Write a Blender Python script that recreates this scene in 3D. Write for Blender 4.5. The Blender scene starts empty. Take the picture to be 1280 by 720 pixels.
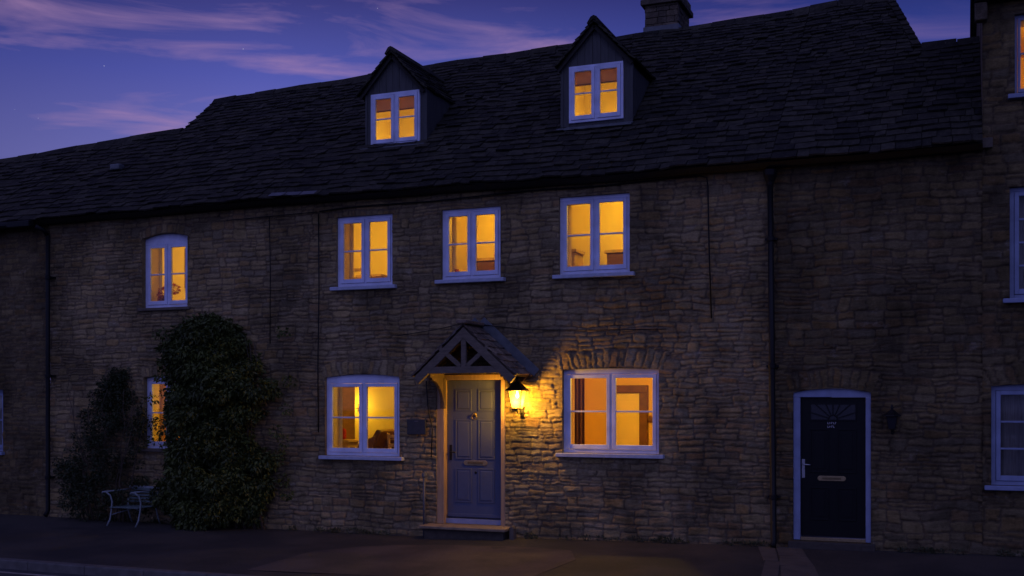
import bpy, bmesh, math, random
import numpy as np
from mathutils import Vector, Matrix

R = math.radians
SC = bpy.context.scene
COL = SC.collection
random.seed(7)

# ------------------------------------------------------------------ camera
cd = bpy.data.cameras.new('camera')
cam = bpy.data.objects.new('camera', cd); COL.objects.link(cam)
cam.location = (0, -14.4, 1.9)
cam.rotation_euler = (R(90), 0, R(21.99))
cd.sensor_width = 36; cd.lens = 39.01; cd.shift_y = 0.111
cd.clip_end = 3000
SC.camera = cam

# ------------------------------------------------------------------ world: dusk sky with thin pink clouds
w = bpy.data.worlds.new('World'); SC.world = w; w.use_nodes = True
nt = w.node_tree; N = nt.nodes; L = nt.links
N.clear()
out = N.new('ShaderNodeOutputWorld'); bg = N.new('ShaderNodeBackground')
L.new(bg.outputs[0], out.inputs[0])
SUN_EL, SUN_ROT = R(9), R(160)
sky = N.new('ShaderNodeTexSky'); sky.sky_type = 'NISHITA'; sky.sun_disc = False
sky.sun_elevation = R(-4); sky.sun_rotation = SUN_ROT
tc = N.new('ShaderNodeTexCoord')
sep = N.new('ShaderNodeSeparateXYZ'); L.new(tc.outputs['Generated'], sep.inputs[0])
def ramp(stops, src, tree=None, interp='LINEAR'):
    nn = (tree or nt).nodes; ll = (tree or nt).links
    r = nn.new('ShaderNodeValToRGB'); e = r.color_ramp.elements
    r.color_ramp.interpolation = interp
    while len(e) < len(stops): e.new(0.5)
    for i, (p, c) in enumerate(stops):
        e[i].position = p; e[i].color = (*c, 1) if len(c) == 3 else c
    ll.new(src, r.inputs[0]); return r
def mathn(op, a, b=None, tree=None, clamp=False):
    nn = (tree or nt).nodes; ll = (tree or nt).links
    m = nn.new('ShaderNodeMath'); m.operation = op; m.use_clamp = clamp
    for i, v in enumerate((a, b)):
        if v is None: continue
        if isinstance(v, (int, float)): m.inputs[i].default_value = v
        else: ll.new(v, m.inputs[i])
    return m.outputs[0]
def mixc(fac, a, b, tree=None, blend='MIX'):
    nn = (tree or nt).nodes; ll = (tree or nt).links
    m = nn.new('ShaderNodeMix'); m.data_type = 'RGBA'; m.blend_type = blend
    for i, v in ((0, fac), (6, a), (7, b)):
        if isinstance(v, (int, float)): m.inputs[i].default_value = v
        elif isinstance(v, tuple): m.inputs[i].default_value = (*v, 1)
        else: ll.new(v, m.inputs[i])
    return m.outputs[2]
# gradient by height above the horizon
grad = ramp([(0.0, (.15, .13, .36)), (.20, (.175, .18, .52)), (.275, (.080, .098, .42)), (.34, (.038, .040, .20)), (.5, (.028, .03, .17)), (1, (.02, .02, .13))], sep.outputs[2])
# towards the left (north-west) the glow is paler, to the right deeper blue
az = ramp([(0.0, (.45, .60, .72)), (.16, (.60, .72, .84)), (.38, (1.0, 1.02, 1.0)), (.55, (1.05, 1.0, .98)), (.74, (.58, .58, .62)), (1, (.5, .5, .55))], mathn('MULTIPLY', sep.outputs[0], -1, clamp=True))
g2 = mixc(1.0, grad.outputs[0], az.outputs[0], blend='MULTIPLY')
# clouds: streaks drawn out along a gently tilted direction
mp = N.new('ShaderNodeMapping'); mp.vector_type = 'POINT'
L.new(tc.outputs['Generated'], mp.inputs[0])
mp.inputs['Rotation'].default_value = (0, R(-13), R(22))
mp.inputs['Location'].default_value = (4, 9, 7)
mp.inputs['Scale'].default_value = (2.6, 2.6, 15)
cn = N.new('ShaderNodeTexNoise'); cn.inputs['Scale'].default_value = 2.1; cn.inputs['Detail'].default_value = 12
cn.inputs['Roughness'].default_value = .55; cn.inputs['Distortion'].default_value = .5
L.new(mp.outputs[0], cn.inputs['Vector'])
cr = ramp([(.50, (0, 0, 0)), (.60, (.35, .35, .35)), (.74, (1, 1, 1))], cn.outputs[0])
fade = mathn('MULTIPLY', mathn('ADD', mathn('MULTIPLY', sep.outputs[0], -1.6), .25, clamp=True), .8)
cf = mathn('MULTIPLY', cr.outputs[0], fade)
g3 = mixc(cf, g2, (.40, .23, .42))
# stars
vo = N.new('ShaderNodeTexVoronoi'); vo.inputs['Scale'].default_value = 90
L.new(tc.outputs['Generated'], vo.inputs['Vector'])
sc_ = N.new('ShaderNodeSeparateColor'); L.new(vo.outputs['Color'], sc_.inputs[0])
st = mathn('MULTIPLY', mathn('LESS_THAN', vo.outputs['Distance'], .035), mathn('GREATER_THAN', sc_.outputs[0], .8))
g4 = mixc(mathn('MULTIPLY', st, .5), g3, (.6, .6, .8))
# unseen sky behind the viewer, set brighter to light the house fronts
back = mathn('ADD', mathn('MULTIPLY', sep.outputs[1], -2.5), 0.0, clamp=True)
g5 = mixc(back, g4, (.165, .178, .52))
add = mixc(0.05, g5, sky.outputs[0], blend='ADD')
L.new(add, bg.inputs[0]); bg.inputs[1].default_value = 1.0

# ------------------------------------------------------------------ last directional glow
sl = bpy.data.lights.new('sun', 'SUN'); sun = bpy.data.objects.new('sun', sl); COL.objects.link(sun)
sl.energy = .07; sl.angle = R(14); sl.color = (.72, .74, 1.0)
sun.rotation_euler = (R(48), 0, R(28))

SC.render.engine = 'CYCLES'
vs = SC.view_settings
vs.view_transform = 'Standard'; vs.look = 'None'; vs.exposure = 0; vs.gamma = 1
try: vs.use_curve_mapping = False
except Exception: pass

# ------------------------------------------------------------------ materials
MATS = {}
def mat(name, col, rough=.7, var=.15, scale=20, bump=0., bscale=80, metal=0., spec=.4, stretch=(1, 1, 1)):
    if name in MATS: return MATS[name]
    m = bpy.data.materials.new(name); m.use_nodes = True; t = m.node_tree
    b = t.nodes['Principled BSDF']
    b.inputs['Roughness'].default_value = rough; b.inputs['Metallic'].default_value = metal
    b.inputs['Specular IOR Level'].default_value = spec
    c = t.nodes.new('ShaderNodeTexCoord'); mpn = t.nodes.new('ShaderNodeMapping'); mpn.inputs['Scale'].default_value = stretch
    t.links.new(c.outputs['Object'], mpn.inputs[0])
    n = t.nodes.new('ShaderNodeTexNoise'); n.inputs['Scale'].default_value = scale; n.inputs['Detail'].default_value = 6
    t.links.new(mpn.outputs[0], n.inputs['Vector'])
    r = ramp([(.3, tuple(x*(1-var) for x in col)), (.7, tuple(min(1, x*(1+var)) for x in col))], n.outputs[0], t)
    t.links.new(r.outputs[0], b.inputs['Base Color'])
    if bump:
        n2 = t.nodes.new('ShaderNodeTexNoise'); n2.inputs['Scale'].default_value = bscale; n2.inputs['Detail'].default_value = 5
        t.links.new(mpn.outputs[0], n2.inputs['Vector'])
        bp = t.nodes.new('ShaderNodeBump'); bp.inputs['Strength'].default_value = bump; bp.inputs['Distance'].default_value = .01
        t.links.new(n2.outputs[0], bp.inputs['Height']); t.links.new(bp.outputs[0], b.inputs['Normal'])
    MATS[name] = m; return m

def stone_mat(name, palette, tint=1.0, mortar=(.19, .148, .105)):
    m = bpy.data.materials.new(name); m.use_nodes = True; t = m.node_tree
    b = t.nodes['Principled BSDF']; b.inputs['Roughness'].default_value = .93; b.inputs['Specular IOR Level'].default_value = .15
    at = t.nodes.new('ShaderNodeAttribute'); at.attribute_name = 'stone'
    s = t.nodes.new('ShaderNodeSeparateColor'); t.links.new(at.outputs['Color'], s.inputs[0])
    k = len(palette)
    pr = ramp([(i/k, tuple(x*tint for x in c)) for i, c in enumerate(palette)], s.outputs[0], t, 'CONSTANT')
    c = t.nodes.new('ShaderNodeTexCoord')
    def noise(sc, det, st=(1, 1, 1), rough=.6):
        mpn = t.nodes.new('ShaderNodeMapping'); mpn.inputs['Scale'].default_value = st
        t.links.new(c.outputs['Object'], mpn.inputs[0])
        n = t.nodes.new('ShaderNodeTexNoise'); n.inputs['Scale'].default_value = sc; n.inputs['Detail'].default_value = det
        n.inputs['Roughness'].default_value = rough
        t.links.new(mpn.outputs[0], n.inputs['Vector']); return n.outputs[0]
    # brightness of each stone + fine grain
    v1 = mathn('ADD', mathn('MULTIPLY', s.outputs[1], .50), .75, t)
    gr = ramp([(.25, (.62, .62, .60)), (.75, (1.25, 1.22, 1.18))], noise(26, 8, (1, 1, 2.2), .7), t)
    c1 = mixc(1., pr.outputs[0], gr.outputs[0], t, 'MULTIPLY')
    vv = t.nodes.new('ShaderNodeCombineColor')
    for i in range(3): t.links.new(v1, vv.inputs[i])
    c2 = mixc(1., c1, vv.outputs[0], t, 'MULTIPLY')
    # joints
    mo = mixc(1., mortar, gr.outputs[0], t, 'MULTIPLY')
    c3 = mixc(s.outputs[2], c2, mo, t)
    # weather stains: black lichen patches and rain streaks, of their own shape
    st = ramp([(.42, (1.1, 1.08, 1.05)), (.60, (.42, .41, .41))], noise(.9, 7, (1, 1, .8), .65), t)
    c4 = mixc(.8, c3, st.outputs[0], t, 'MULTIPLY')
    st2 = ramp([(.47, (1, 1, 1)), (.66, (.55, .54, .52))], noise(5.5, 6, (1, 1, .6), .7), t)
    c5 = mixc(.75, c4, st2.outputs[0], t, 'MULTIPLY')
    # pale lime bloom
    pl = ramp([(.60, (0, 0, 0)), (.75, (.45, .45, .45))], noise(2.6, 7, (1, 1, 1.3), .7), t)
    c6 = mixc(pl.outputs[0], c5, (.40, .36, .30), t)
    t.links.new(c6, b.inputs['Base Color'])
    bp = t.nodes.new('ShaderNodeBump'); bp.inputs['Strength'].default_value = .8; bp.inputs['Distance'].default_value = .018
    h = mathn('ADD', noise(55, 7, (1, 1, 2.2), .75), mathn('MULTIPLY', noise(14, 7, (1, 1, 3.2), .75), 1.3, t), t)
    t.links.new(h, bp.inputs['Height']); t.links.new(bp.outputs[0], b.inputs['Normal'])
    MATS[name] = m; return m

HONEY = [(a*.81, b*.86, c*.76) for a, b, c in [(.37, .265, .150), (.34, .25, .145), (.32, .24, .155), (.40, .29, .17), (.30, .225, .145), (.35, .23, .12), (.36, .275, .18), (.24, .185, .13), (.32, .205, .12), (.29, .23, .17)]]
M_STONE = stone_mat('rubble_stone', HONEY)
M_STONE2 = stone_mat('dimmed_stone', [tuple(x*.9 for x in c) for c in HONEY], .58, (.11, .085, .06))  # same palette, dimness at the ends of the row put into the colour
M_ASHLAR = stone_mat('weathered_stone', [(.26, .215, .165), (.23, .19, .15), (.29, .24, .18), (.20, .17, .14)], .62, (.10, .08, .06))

def tile_mat(name, cols, attr='tile'):
    m = bpy.data.materials.new(name); m.use_nodes = True; t = m.node_tree
    b = t.nodes['Principled BSDF']; b.inputs['Roughness'].default_value = .82; b.inputs['Specular IOR Level'].default_value = .25
    at = t.nodes.new('ShaderNodeAttribute'); at.attribute_name = attr
    s = t.nodes.new('ShaderNodeSeparateColor'); t.links.new(at.outputs['Color'], s.inputs[0])
    pr = ramp([(i/(len(cols)), c) for i, c in enumerate(cols)], s.outputs[0], t, 'CONSTANT')
    c = t.nodes.new('ShaderNodeTexCoord')
    n = t.nodes.new('ShaderNodeTexNoise'); n.inputs['Scale'].default_value = 9; n.inputs['Detail'].default_value = 9; n.inputs['Roughness'].default_value = .7
    t.links.new(c.outputs['Object'], n.inputs['Vector'])
    g = ramp([(.3, (.4, .4, .4)), (.72, (1.8, 1.8, 1.75))], n.outputs[0], t)
    c1 = mixc(1., pr.outputs[0], g.outputs[0], t, 'MULTIPLY')
    n3 = t.nodes.new('ShaderNodeTexNoise'); n3.inputs['Scale'].default_value = 34; n3.inputs['Detail'].default_value = 4
    t.links.new(c.outputs['Object'], n3.inputs['Vector'])
    li = ramp([(.62, (0, 0, 0)), (.70, (.8, .8, .8))], n3.outputs[0], t)
    c2 = mixc(li.outputs[0], c1, (.085, .08, .06), t)       # lichen spots
    t.links.new(c2, b.inputs['Base Color'])
    n2 = t.nodes.new('ShaderNodeTexNoise'); n2.inputs['Scale'].default_value = 55; n2.inputs['Detail'].default_value = 6
    t.links.new(c.outputs['Object'], n2.inputs['Vector'])
    bp = t.nodes.new('ShaderNodeBump'); bp.inputs['Strength'].default_value = .8; bp.inputs['Distance'].default_value = .012
    t.links.new(n2.outputs[0], bp.inputs['Height']); t.links.new(bp.outputs[0], b.inputs['Normal'])
    MATS[name] = m; return m
M_TILE = tile_mat('stone_tile', [(.027, .025, .017), (.022, .020, .015), (.038, .034, .024), (.026, .024, .018), (.014, .013, .010), (.034, .031, .023), (.022, .020, .015), (.040, .037, .027), (.026, .024, .017), (.018, .017, .013)])
M_PTILE = tile_mat('porch_tile', [(.16, .12, .09), (.12, .09, .07), (.20, .155, .115), (.10, .085, .075)])

M_UNDER = mat('roof_felt', (.02, .018, .016), .9)
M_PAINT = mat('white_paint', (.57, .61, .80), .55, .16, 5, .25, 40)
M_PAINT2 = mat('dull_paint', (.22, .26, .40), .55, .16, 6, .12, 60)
M_SILL = mat('painted_sill', (.38, .42, .54), .6, .12, 14, .25, 60)
M_SSILL = mat('stone_sill', (.11, .09, .07), .9, .2, 14, .4, 60)
M_LEAD = mat('lead', (.095, .105, .115), .5, .25, 8, .2, 30)
M_CLAD = mat('grey_cladding', (.055, .056, .058), .7, .2, 5, .25, 30, stretch=(6, 6, .6))
M_BLACK = mat('black_metal', (.006, .006, .006), .5, .2, 30, spec=.25)
M_GUTTER = mat('dark_gutter', (.009, .010, .011), .6, .2, 10, spec=.2)
M_NAVY = mat('navy_door_paint', (.070, .084, .145), .36, .06, 5, .08, 50)
M_DKDOOR = mat('black_door_paint', (.005, .0055, .006), .4, .1, 5, spec=.2)
M_BRASS = mat('aged_brass', (.36, .27, .14), .38, .2, 40, metal=.8)
M_STEEL = mat('steel', (.4, .4, .42), .35, .1, 40, metal=.9)
M_TIMB = mat('oak_timber', (.085, .058, .038), .75, .25, 7, .35, 40, stretch=(3, 3, .7))
M_FRAME = mat('varnished_frame', (.34, .23, .13), .6, .2, 8, .2, 40, stretch=(4, 4, .5))
M_GTIMB = mat('grey_timber', (.125, .10, .075), .8, .25, 9, .4, 50, stretch=(1, 4, 4))
M_RISER = mat('shaded_riser_stone', (.055, .045, .036), .9, .25, 12, .4, 50)  # shade on the step front put into this darker colour
M_STEP = mat('lit_step_stone', (.24, .175, .11), .85, .25, 10, .5, 40)  # lamplight on the step top put into this warm colour
M_PLAST = mat('cream_plaster', (.80, .66, .38), .85, .03, 3)
M_OPLAST = mat('ochre_plaster', (.78, .50, .20), .85, .04, 3)
M_REVEAL = mat('reveal_plaster', (.60, .48, .33), .85, .05, 5)
M_WOOD = mat('interior_wood', (.16, .07, .03), .5, .25, 8, stretch=(1, 1, 5))
M_MAH = mat('mahogany', (.13, .055, .035), .5, .25, 8)
M_PALEW = mat('pale_wood', (.48, .32, .15), .6, .15, 8)
M_RED = mat('red_fabric', (.42, .03, .02), .9, .15, 40)
M_FLOWER = mat('rust_petals', (.42, .09, .03), .9, .4, 60)
M_BLIND = mat('blind_fabric', (.42, .33, .2), .9, .05, 60)
def cloth(m, f=.6):
    t = m.node_tree; b = t.nodes['Principled BSDF']; o = t.nodes['Material Output']
    mx = t.nodes.new('ShaderNodeMixShader'); tl = t.nodes.new('ShaderNodeBsdfTranslucent'); tl.inputs[0].default_value = (.62, .45, .16, 1)
    mx.inputs[0].default_value = f; t.links.new(b.outputs[0], mx.inputs[1]); t.links.new(tl.outputs[0], mx.inputs[2]); t.links.new(mx.outputs[0], o.inputs[0])
cloth(M_BLIND)
M_CURT = mat('brown_curtain', (.17, .07, .035), .9, .2, 12, stretch=(8, 8, .3))
M_NET = mat('net_curtain', (.22, .20, .21), .95, .3, 12, stretch=(9, 9, .3))
M_DARK = mat('dark_room', (.05, .045, .04), .95)
M_BARK = mat('bark', (.06, .045, .03), .9, .3, 20, .5, 40)
M_SLATE = mat('slate_plaque', (.03, .032, .038), .5, .2, 20)
M_LETTER = mat('pale_lettering', (.55, .53, .58), .6)
M_BENCH = mat('bench_paint', (.20, .23, .24), .45, .2, 20)
M_SEAT = mat('bench_slats', (.09, .125, .12), .6, .2, 10)
M_CHPOT = mat('terracotta', (.20, .09, .05), .85, .2, 10)

def glass_mat():
    m = bpy.data.materials.new('window_glass'); m.use_nodes = True; t = m.node_tree; t.nodes.clear()
    o = t.nodes.new('ShaderNodeOutputMaterial'); mx = t.nodes.new('ShaderNodeMixShader')
    tr = t.nodes.new('ShaderNodeBsdfTransparent'); gl = t.nodes.new('ShaderNodeBsdfGlossy'); gl.inputs['Roughness'].default_value = .03
    fr = t.nodes.new('ShaderNodeFresnel'); fr.inputs['IOR'].default_value = 1.28
    tr.inputs[0].default_value = (.95, .96, .95, 1)
    t.links.new(fr.outputs[0], mx.inputs[0]); t.links.new(tr.outputs[0], mx.inputs[1]); t.links.new(gl.outputs[0], mx.inputs[2])
    t.links.new(mx.outputs[0], o.inputs[0]); return m
M_GLASS = glass_mat()
def amber_glass():
    m = bpy.data.materials.new('lantern_glass'); m.use_nodes = True; t = m.node_tree; t.nodes.clear()
    o = t.nodes.new('ShaderNodeOutputMaterial'); mx = t.nodes.new('ShaderNodeMixShader')
    tr = t.nodes.new('ShaderNodeBsdfTransparent'); tl = t.nodes.new('ShaderNodeBsdfTranslucent')
    tr.inputs[0].default_value = (1, .86, .55, 1); tl.inputs[0].default_value = (.9, .7, .35, 1)
    mx.inputs[0].default_value = .09
    t.links.new(tr.outputs[0], mx.inputs[1]); t.links.new(tl.outputs[0], mx.inputs[2]); t.links.new(mx.outputs[0], o.inputs[0]); return m
M_AMBER = amber_glass()
def emit(name, col, s):
    m = bpy.data.materials.new(name); m.use_nodes = True; t = m.node_tree; t.nodes.clear()
    o = t.nodes.new('ShaderNodeOutputMaterial'); e = t.nodes.new('ShaderNodeEmission')
    e.inputs[0].default_value = (*col, 1); e.inputs[1].default_value = s
    t.links.new(e.outputs[0], o.inputs[0]); return m
M_BULB = emit('bulb', (1, .62, .16), 22)

def leaf_mat(name, a, b_):
    m = bpy.data.materials.new(name); m.use_nodes = True; t = m.node_tree
    b = t.nodes['Principled BSDF']; b.inputs['Roughness'].default_value = .5; b.inputs['Specular IOR Level'].default_value = .3
    at = t.nodes.new('ShaderNodeAttribute'); at.attribute_name = 'leaf'
    s = t.nodes.new('ShaderNodeSeparateColor'); t.links.new(at.outputs['Color'], s.inputs[0])
    r = ramp([(0, a), (1, b_)], s.outputs[0], t)
    t.links.new(r.outputs[0], b.inputs['Base Color'])
    return m
M_LEAF = leaf_mat('climber_leaf', (.018, .026, .006), (.085, .105, .022))
M_LEAF2 = leaf_mat('shrub_leaf', (.014, .020, .007), (.04, .052, .018))
M_WEED = leaf_mat('weed_leaf', (.03, .035, .015), (.07, .075, .035))

# ------------------------------------------------------------------ mesh helpers
class MB:
    def __init__(s): s.v = []; s.f = []
    def add(s, vs, fs):
        k = len(s.v); s.v += [tuple(p) for p in vs]; s.f += [tuple(i+k for i in f) for f in fs]; return s
    def box(s, x0, x1, y0, y1, z0, z1):
        return s.add([(x0,y0,z0),(x1,y0,z0),(x1,y1,z0),(x0,y1,z0),(x0,y0,z1),(x1,y0,z1),(x1,y1,z1),(x0,y1,z1)],
                     [(0,3,2,1),(4,5,6,7),(0,1,5,4),(1,2,6,5),(2,3,7,6),(3,0,4,7)])
    def quad(s, a, b, c, d): return s.add([a, b, c, d], [(0, 1, 2, 3)])
    def bar(s, p, q, w, d, up=(0, -1, 0)):           # rectangular bar from p to q, width w across, d along 'up'
        p = Vector(p); q = Vector(q); t = (q-p).normalized(); u = Vector(up)
        u = (u - t*u.dot(t)).normalized(); r = t.cross(u)
        c = []
        for e in (p, q):
            for a, b in ((-1,-1),(1,-1),(1,1),(-1,1)): c.append(e + r*a*w/2 + u*b*d/2)
        return s.add(c, [(0,1,2,3),(7,6,5,4),(0,4,5,1),(1,5,6,2),(2,6,7,3),(3,7,4,0)])
    def tube(s, pts, rad, n=8, cap=True):
        pts = [Vector(p) for p in pts]; k = len(s.v); prev = None
        for i, p in enumerate(pts):
            t = ((pts[min(i+1, len(pts)-1)] - pts[max(i-1, 0)])).normalized()
            u = prev if prev is not None else (Vector((0, 0, 1)) if abs(t.z) < .9 else Vector((1, 0, 0)))
            u = (u - t*u.dot(t)).normalized(); prev = u; r = t.cross(u)
            rr = rad[i] if isinstance(rad, (list, tuple)) else rad
            for j in range(n):
                a = 2*math.pi*j/n; s.v.append(tuple(p + (u*math.cos(a) + r*math.sin(a))*rr))
        for i in range(len(pts)-1):
            for j in range(n):
                s.f.append((k+i*n+j, k+i*n+(j+1) % n, k+(i+1)*n+(j+1) % n, k+(i+1)*n+j))
        if cap:
            s.f.append(tuple(k+j for j in reversed(range(n)))); s.f.append(tuple(k+(len(pts)-1)*n+j for j in range(n)))
        return s
    def lathe(s, c, prof, n=12, rot=0):               # prof: (radius, z)
        k = len(s.v)
        for r, z in prof:
            for j in range(n):
                a = 2*math.pi*j/n + rot; s.v.append((c[0]+r*math.cos(a), c[1]+r*math.sin(a), c[2]+z))
        for i in range(len(prof)-1):
            for j in range(n): s.f.append((k+i*n+j, k+i*n+(j+1) % n, k+(i+1)*n+(j+1) % n, k+(i+1)*n+j))
        s.f.append(tuple(k+j for j in reversed(range(n)))); s.f.append(tuple(k+(len(prof)-1)*n+j for j in range(n)))
        return s
    def prism(s, poly, y0, y1):                       # poly of (x,z), extruded from y0 to y1
        n = len(poly)
        return s.add([(x, y0, z) for x, z in poly] + [(x, y1, z) for x, z in poly],
                     [tuple(range(n)), tuple(reversed(range(n, 2*n)))] + [(i, i+n, (i+1) % n + n, (i+1) % n) for i in range(n)])
    def build(s, name, m, parent=None, bevel=0, smooth=False):
        me = bpy.data.meshes.new(name); me.from_pydata(s.v, [], s.f); me.update()
        me.materials.append(m)
        bm = bmesh.new(); bm.from_mesh(me); bmesh.ops.recalc_face_normals(bm, faces=bm.faces); bm.to_mesh(me); bm.free()
        if smooth:
            for p in me.polygons: p.use_smooth = True
        o = bpy.data.objects.new(name, me); COL.objects.link(o)
        if parent: o.parent = parent
        if bevel:
            b = o.modifiers.new('bevel', 'BEVEL'); b.width = bevel; b.segments = 2; b.limit_method = 'ANGLE'
        return o
def tag(o, label=None, cat=None, group=None, kind=None):
    if label: o['label'] = label
    if cat: o['category'] = cat
    if group: o['group'] = group
    if kind: o['kind'] = kind
    return o
def thing(name, label, cat, group=None, loc=(0, 0, 0)):
    o = bpy.data.objects.new(name, None); COL.objects.link(o); o.empty_display_size = .2
    o.location = loc
    return tag(o, label, cat, group)
def rel(o, root):            # parent a mesh modelled in world coordinates under an empty that stands elsewhere
    o.parent = root; o.matrix_parent_inverse = Matrix.Translation(-root.location); return o

def attr(me, name, cols):
    a = me.color_attributes.new(name, 'FLOAT_COLOR', 'POINT')
    a.data.foreach_set('color', np.ascontiguousarray(cols, dtype=np.float32).ravel())

# numpy value noise
def vnoise(x, z, seed):
    rs = np.random.RandomState(seed); T = rs.rand(256, 256)
    xi = np.floor(x).astype(int); zi = np.floor(z).astype(int); fx = x-xi; fz = z-zi
    fx = fx*fx*(3-2*fx); fz = fz*fz*(3-2*fz)
    g = lambda a, b: T[a % 256, b % 256]
    return (g(xi, zi)*(1-fx)+g(xi+1, zi)*fx)*(1-fz) + (g(xi, zi+1)*(1-fx)+g(xi+1, zi+1)*fx)*fz - .5
def fbm(x, z, seed, o=4):
    r = 0; a = 1.
    for i in range(o): r = r + a*vnoise(x*2**i, z*2**i, seed+i); a *= .5
    return r

# ------------------------------------------------------------------ rubble stone wall as real relief
def stone_wall(name, parent, m, x0, x1, z0, z1, holes, seed, step=.0145, band=(.085, .185), wid=(.13, .46), relief=(.005, .016), rough=.9, arches=()):
    rs = np.random.RandomState(seed)
    def axis(a, b, marks):
        n = int(round((b-a)/step)); ax = np.linspace(a, b, n+1)
        for mk in marks:
            if a < mk < b:
                i = np.argmin(abs(ax-mk)); ax[i] = mk
        return ax
    xs = axis(x0, x1, [h[0] for h in holes]+[h[2] for h in holes])
    zs = axis(z0, z1, [h[1] for h in holes]+[h[3] for h in holes])
    X, Z = np.meshgrid(xs, zs)                         # rows z, cols x
    Z = Z.copy()
    for h in holes:                                    # lift the head of an opening into a flat arch
        rise = h[4]
        if rise:
            xc = (h[0]+h[2])/2; hw = (h[2]-h[0])/2
            u = np.clip(1-((xs-xc)/hw)**2, 0, 1)*((xs >= h[0]-1e-6) & (xs <= h[2]+1e-6))
            jt = np.argmin(abs(zs-h[3])); fall = np.zeros(len(zs))
            for k in range(-10, 16):
                if 0 <= jt+k < len(zs): fall[jt+k] = 1-abs(k)/16 if k > 0 else 1-abs(k)/10.5
            Z += fall[:, None]*u[None, :]*rise
    H = np.zeros_like(X)-.004*1 + .006*fbm(X*18, Z*26, seed+50, 3)
    C = np.zeros(X.shape+(4,)); C[..., 2] = 1; C[..., 3] = 1
    wx = X + .050*fbm(X*3.1, Z*4.0, seed+1, 4) + .020*fbm(X*13, Z*17, seed+5, 3)
    wz = Z + .045*fbm(X*1.7, Z*2.2, seed+9, 4) + .018*fbm(X*9, Z*18, seed+13, 3)
    rects = []
    def row(xa, xb, za, zb, w):
        x = xa + rs.uniform(-.1, 0)
        while x < xb:
            ww = rs.uniform(*w)*(1+.6*(rs.rand() < .12)); ww = max(ww, (zb-za)*.8)
            rects.append((x, x+ww, za, zb)); x += ww
    z = z0-.05
    while z < z1+.05:
        b = rs.uniform(*band)*(1.25 if z < z0+.7 else 1.)
        x = x0-rs.uniform(0, .3)
        while x < x1+.1:
            ww = rs.uniform(.17, .58); t = rs.rand()
            if t < .30 and b < band[0]+(band[1]-band[0])*.7: rects.append((x, x+ww*.6, z, z+b)); ww *= .6
            elif t < .80:
                c = z + b*rs.uniform(.38, .62)
                for za, zb in ((z, c), (c, z+b)):
                    xx = x; cut = rs.uniform(.35, .65) if ww > .36 else 1
                    rects.append((x, x+ww*cut, za, zb))
                    if cut < 1: rects.append((x+ww*cut, x+ww, za, zb))
            else:
                c1 = z + b*rs.uniform(.26, .38); c2 = z + b*rs.uniform(.6, .72)
                for za, zb in ((z, c1), (c1, c2), (c2, z+b)):
                    cut = rs.uniform(.3, .7) if rs.rand() < .75 else 1
                    rects.append((x, x+ww*cut, za, zb))
                    if cut < 1: rects.append((x+ww*cut, x+ww, za, zb))
            x += ww
        z += b
    gap = .005
    def stamp(sl, d, cx, cz, X_, Z_):
        dep = rs.uniform(*relief); r1, r2, ed = rs.rand(), rs.rand(), rs.uniform(.007, .016)
        tx, tz = rs.uniform(-.05, .05, 2)*rough
        t = np.clip(d/ed, 0, 1); prof = 1-(1-t)**2
        hh = prof*(dep + tx*(X_-cx) + tz*(Z_-cz)) + (t > 0)*(.014*fbm(X_*9+r1*90, Z_*24+r2*70, seed+33, 4)*rough*prof)
        cur = H[sl]; up = (d > 0) & (hh > cur-.02)
        H[sl] = np.where(up, hh, cur)
        cc = C[sl]
        cc[..., 0] = np.where(up, r1, cc[..., 0]); cc[..., 1] = np.where(up, r2, cc[..., 1])
        cc[..., 2] = np.where(up, np.clip(1-d/.009, 0, 1), cc[..., 2]); C[sl] = cc
    for (a, b, c, d_) in rects:
        i0, i1 = np.searchsorted(xs, (a-.05, b+.05)); j0, j1 = np.searchsorted(zs, (c-.06, d_+.06))
        if i1-i0 < 2 or j1-j0 < 2: continue
        sl = (slice(j0, j1), slice(i0, i1))
        an = rs.uniform(-.04, .04); cx = (a+b)/2; cz = (c+d_)/2
        px = wx[sl]-cx; pz = wz[sl]-cz - an*px
        qx = (b-a)/2-gap-abs(px); qz = (d_-c)/2-gap-abs(pz)
        d = np.minimum(qx, qz); rr = .02; cor = (qx < rr) & (qz < rr)
        d = np.where(cor, rr-np.sqrt((rr-qx)**2+(rr-qz)**2), d)
        stamp(sl, d, cx, cz, X[sl], Z[sl])
    for (ax0, ax1, az, ah, arise) in arches:            # soldier stones over the openings
        xc = (ax0+ax1)/2; hw = (ax1-ax0)/2 + .04; n = max(5, int(hw*2/.085)); ed = np.cumsum(rs.uniform(.6, 1.4, n)); ed = np.concatenate([[0], ed])/ed[-1]*2-1
        j0, j1 = np.searchsorted(zs, (az-.02, az+ah+.1)); i0, i1 = np.searchsorted(xs, (ax0-.25, ax1+.25)); sl = (slice(j0, j1), slice(i0, i1))
        XX = wx[sl]; ZZ = wz[sl]; base = az + arise*np.clip(1-((XX-xc)/hw)**2, 0, 1)
        rz = ZZ-base; ux = (XX-xc)/(hw*(1+.55*np.clip(rz, -.05, 1)))
        H[sl] = np.where((rz > 0) & (rz < ah) & (abs(ux) < 1), -.005, H[sl]); cc = C[sl]; k = (rz > 0) & (rz < ah) & (abs(ux) < 1); cc[..., 2] = np.where(k, 1, cc[..., 2]); C[sl] = cc
        for q in range(n):
            hh_ = ah*rs.uniform(.8, 1.0)
            mx = (ed[q]+ed[q+1])/2; hx = (ed[q+1]-ed[q])/2
            qx = (hx-abs(ux-mx))*hw-.004; qz = np.minimum(rz+.01, hh_-rz)
            stamp(sl, np.minimum(qx, qz), xc+mx*hw, az+.1, X[sl], Z[sl])
    H += .020*fbm(X*.8, Z*.9, seed+70, 3)                # the wall itself is not quite true
    edge = np.ones_like(H)
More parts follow.
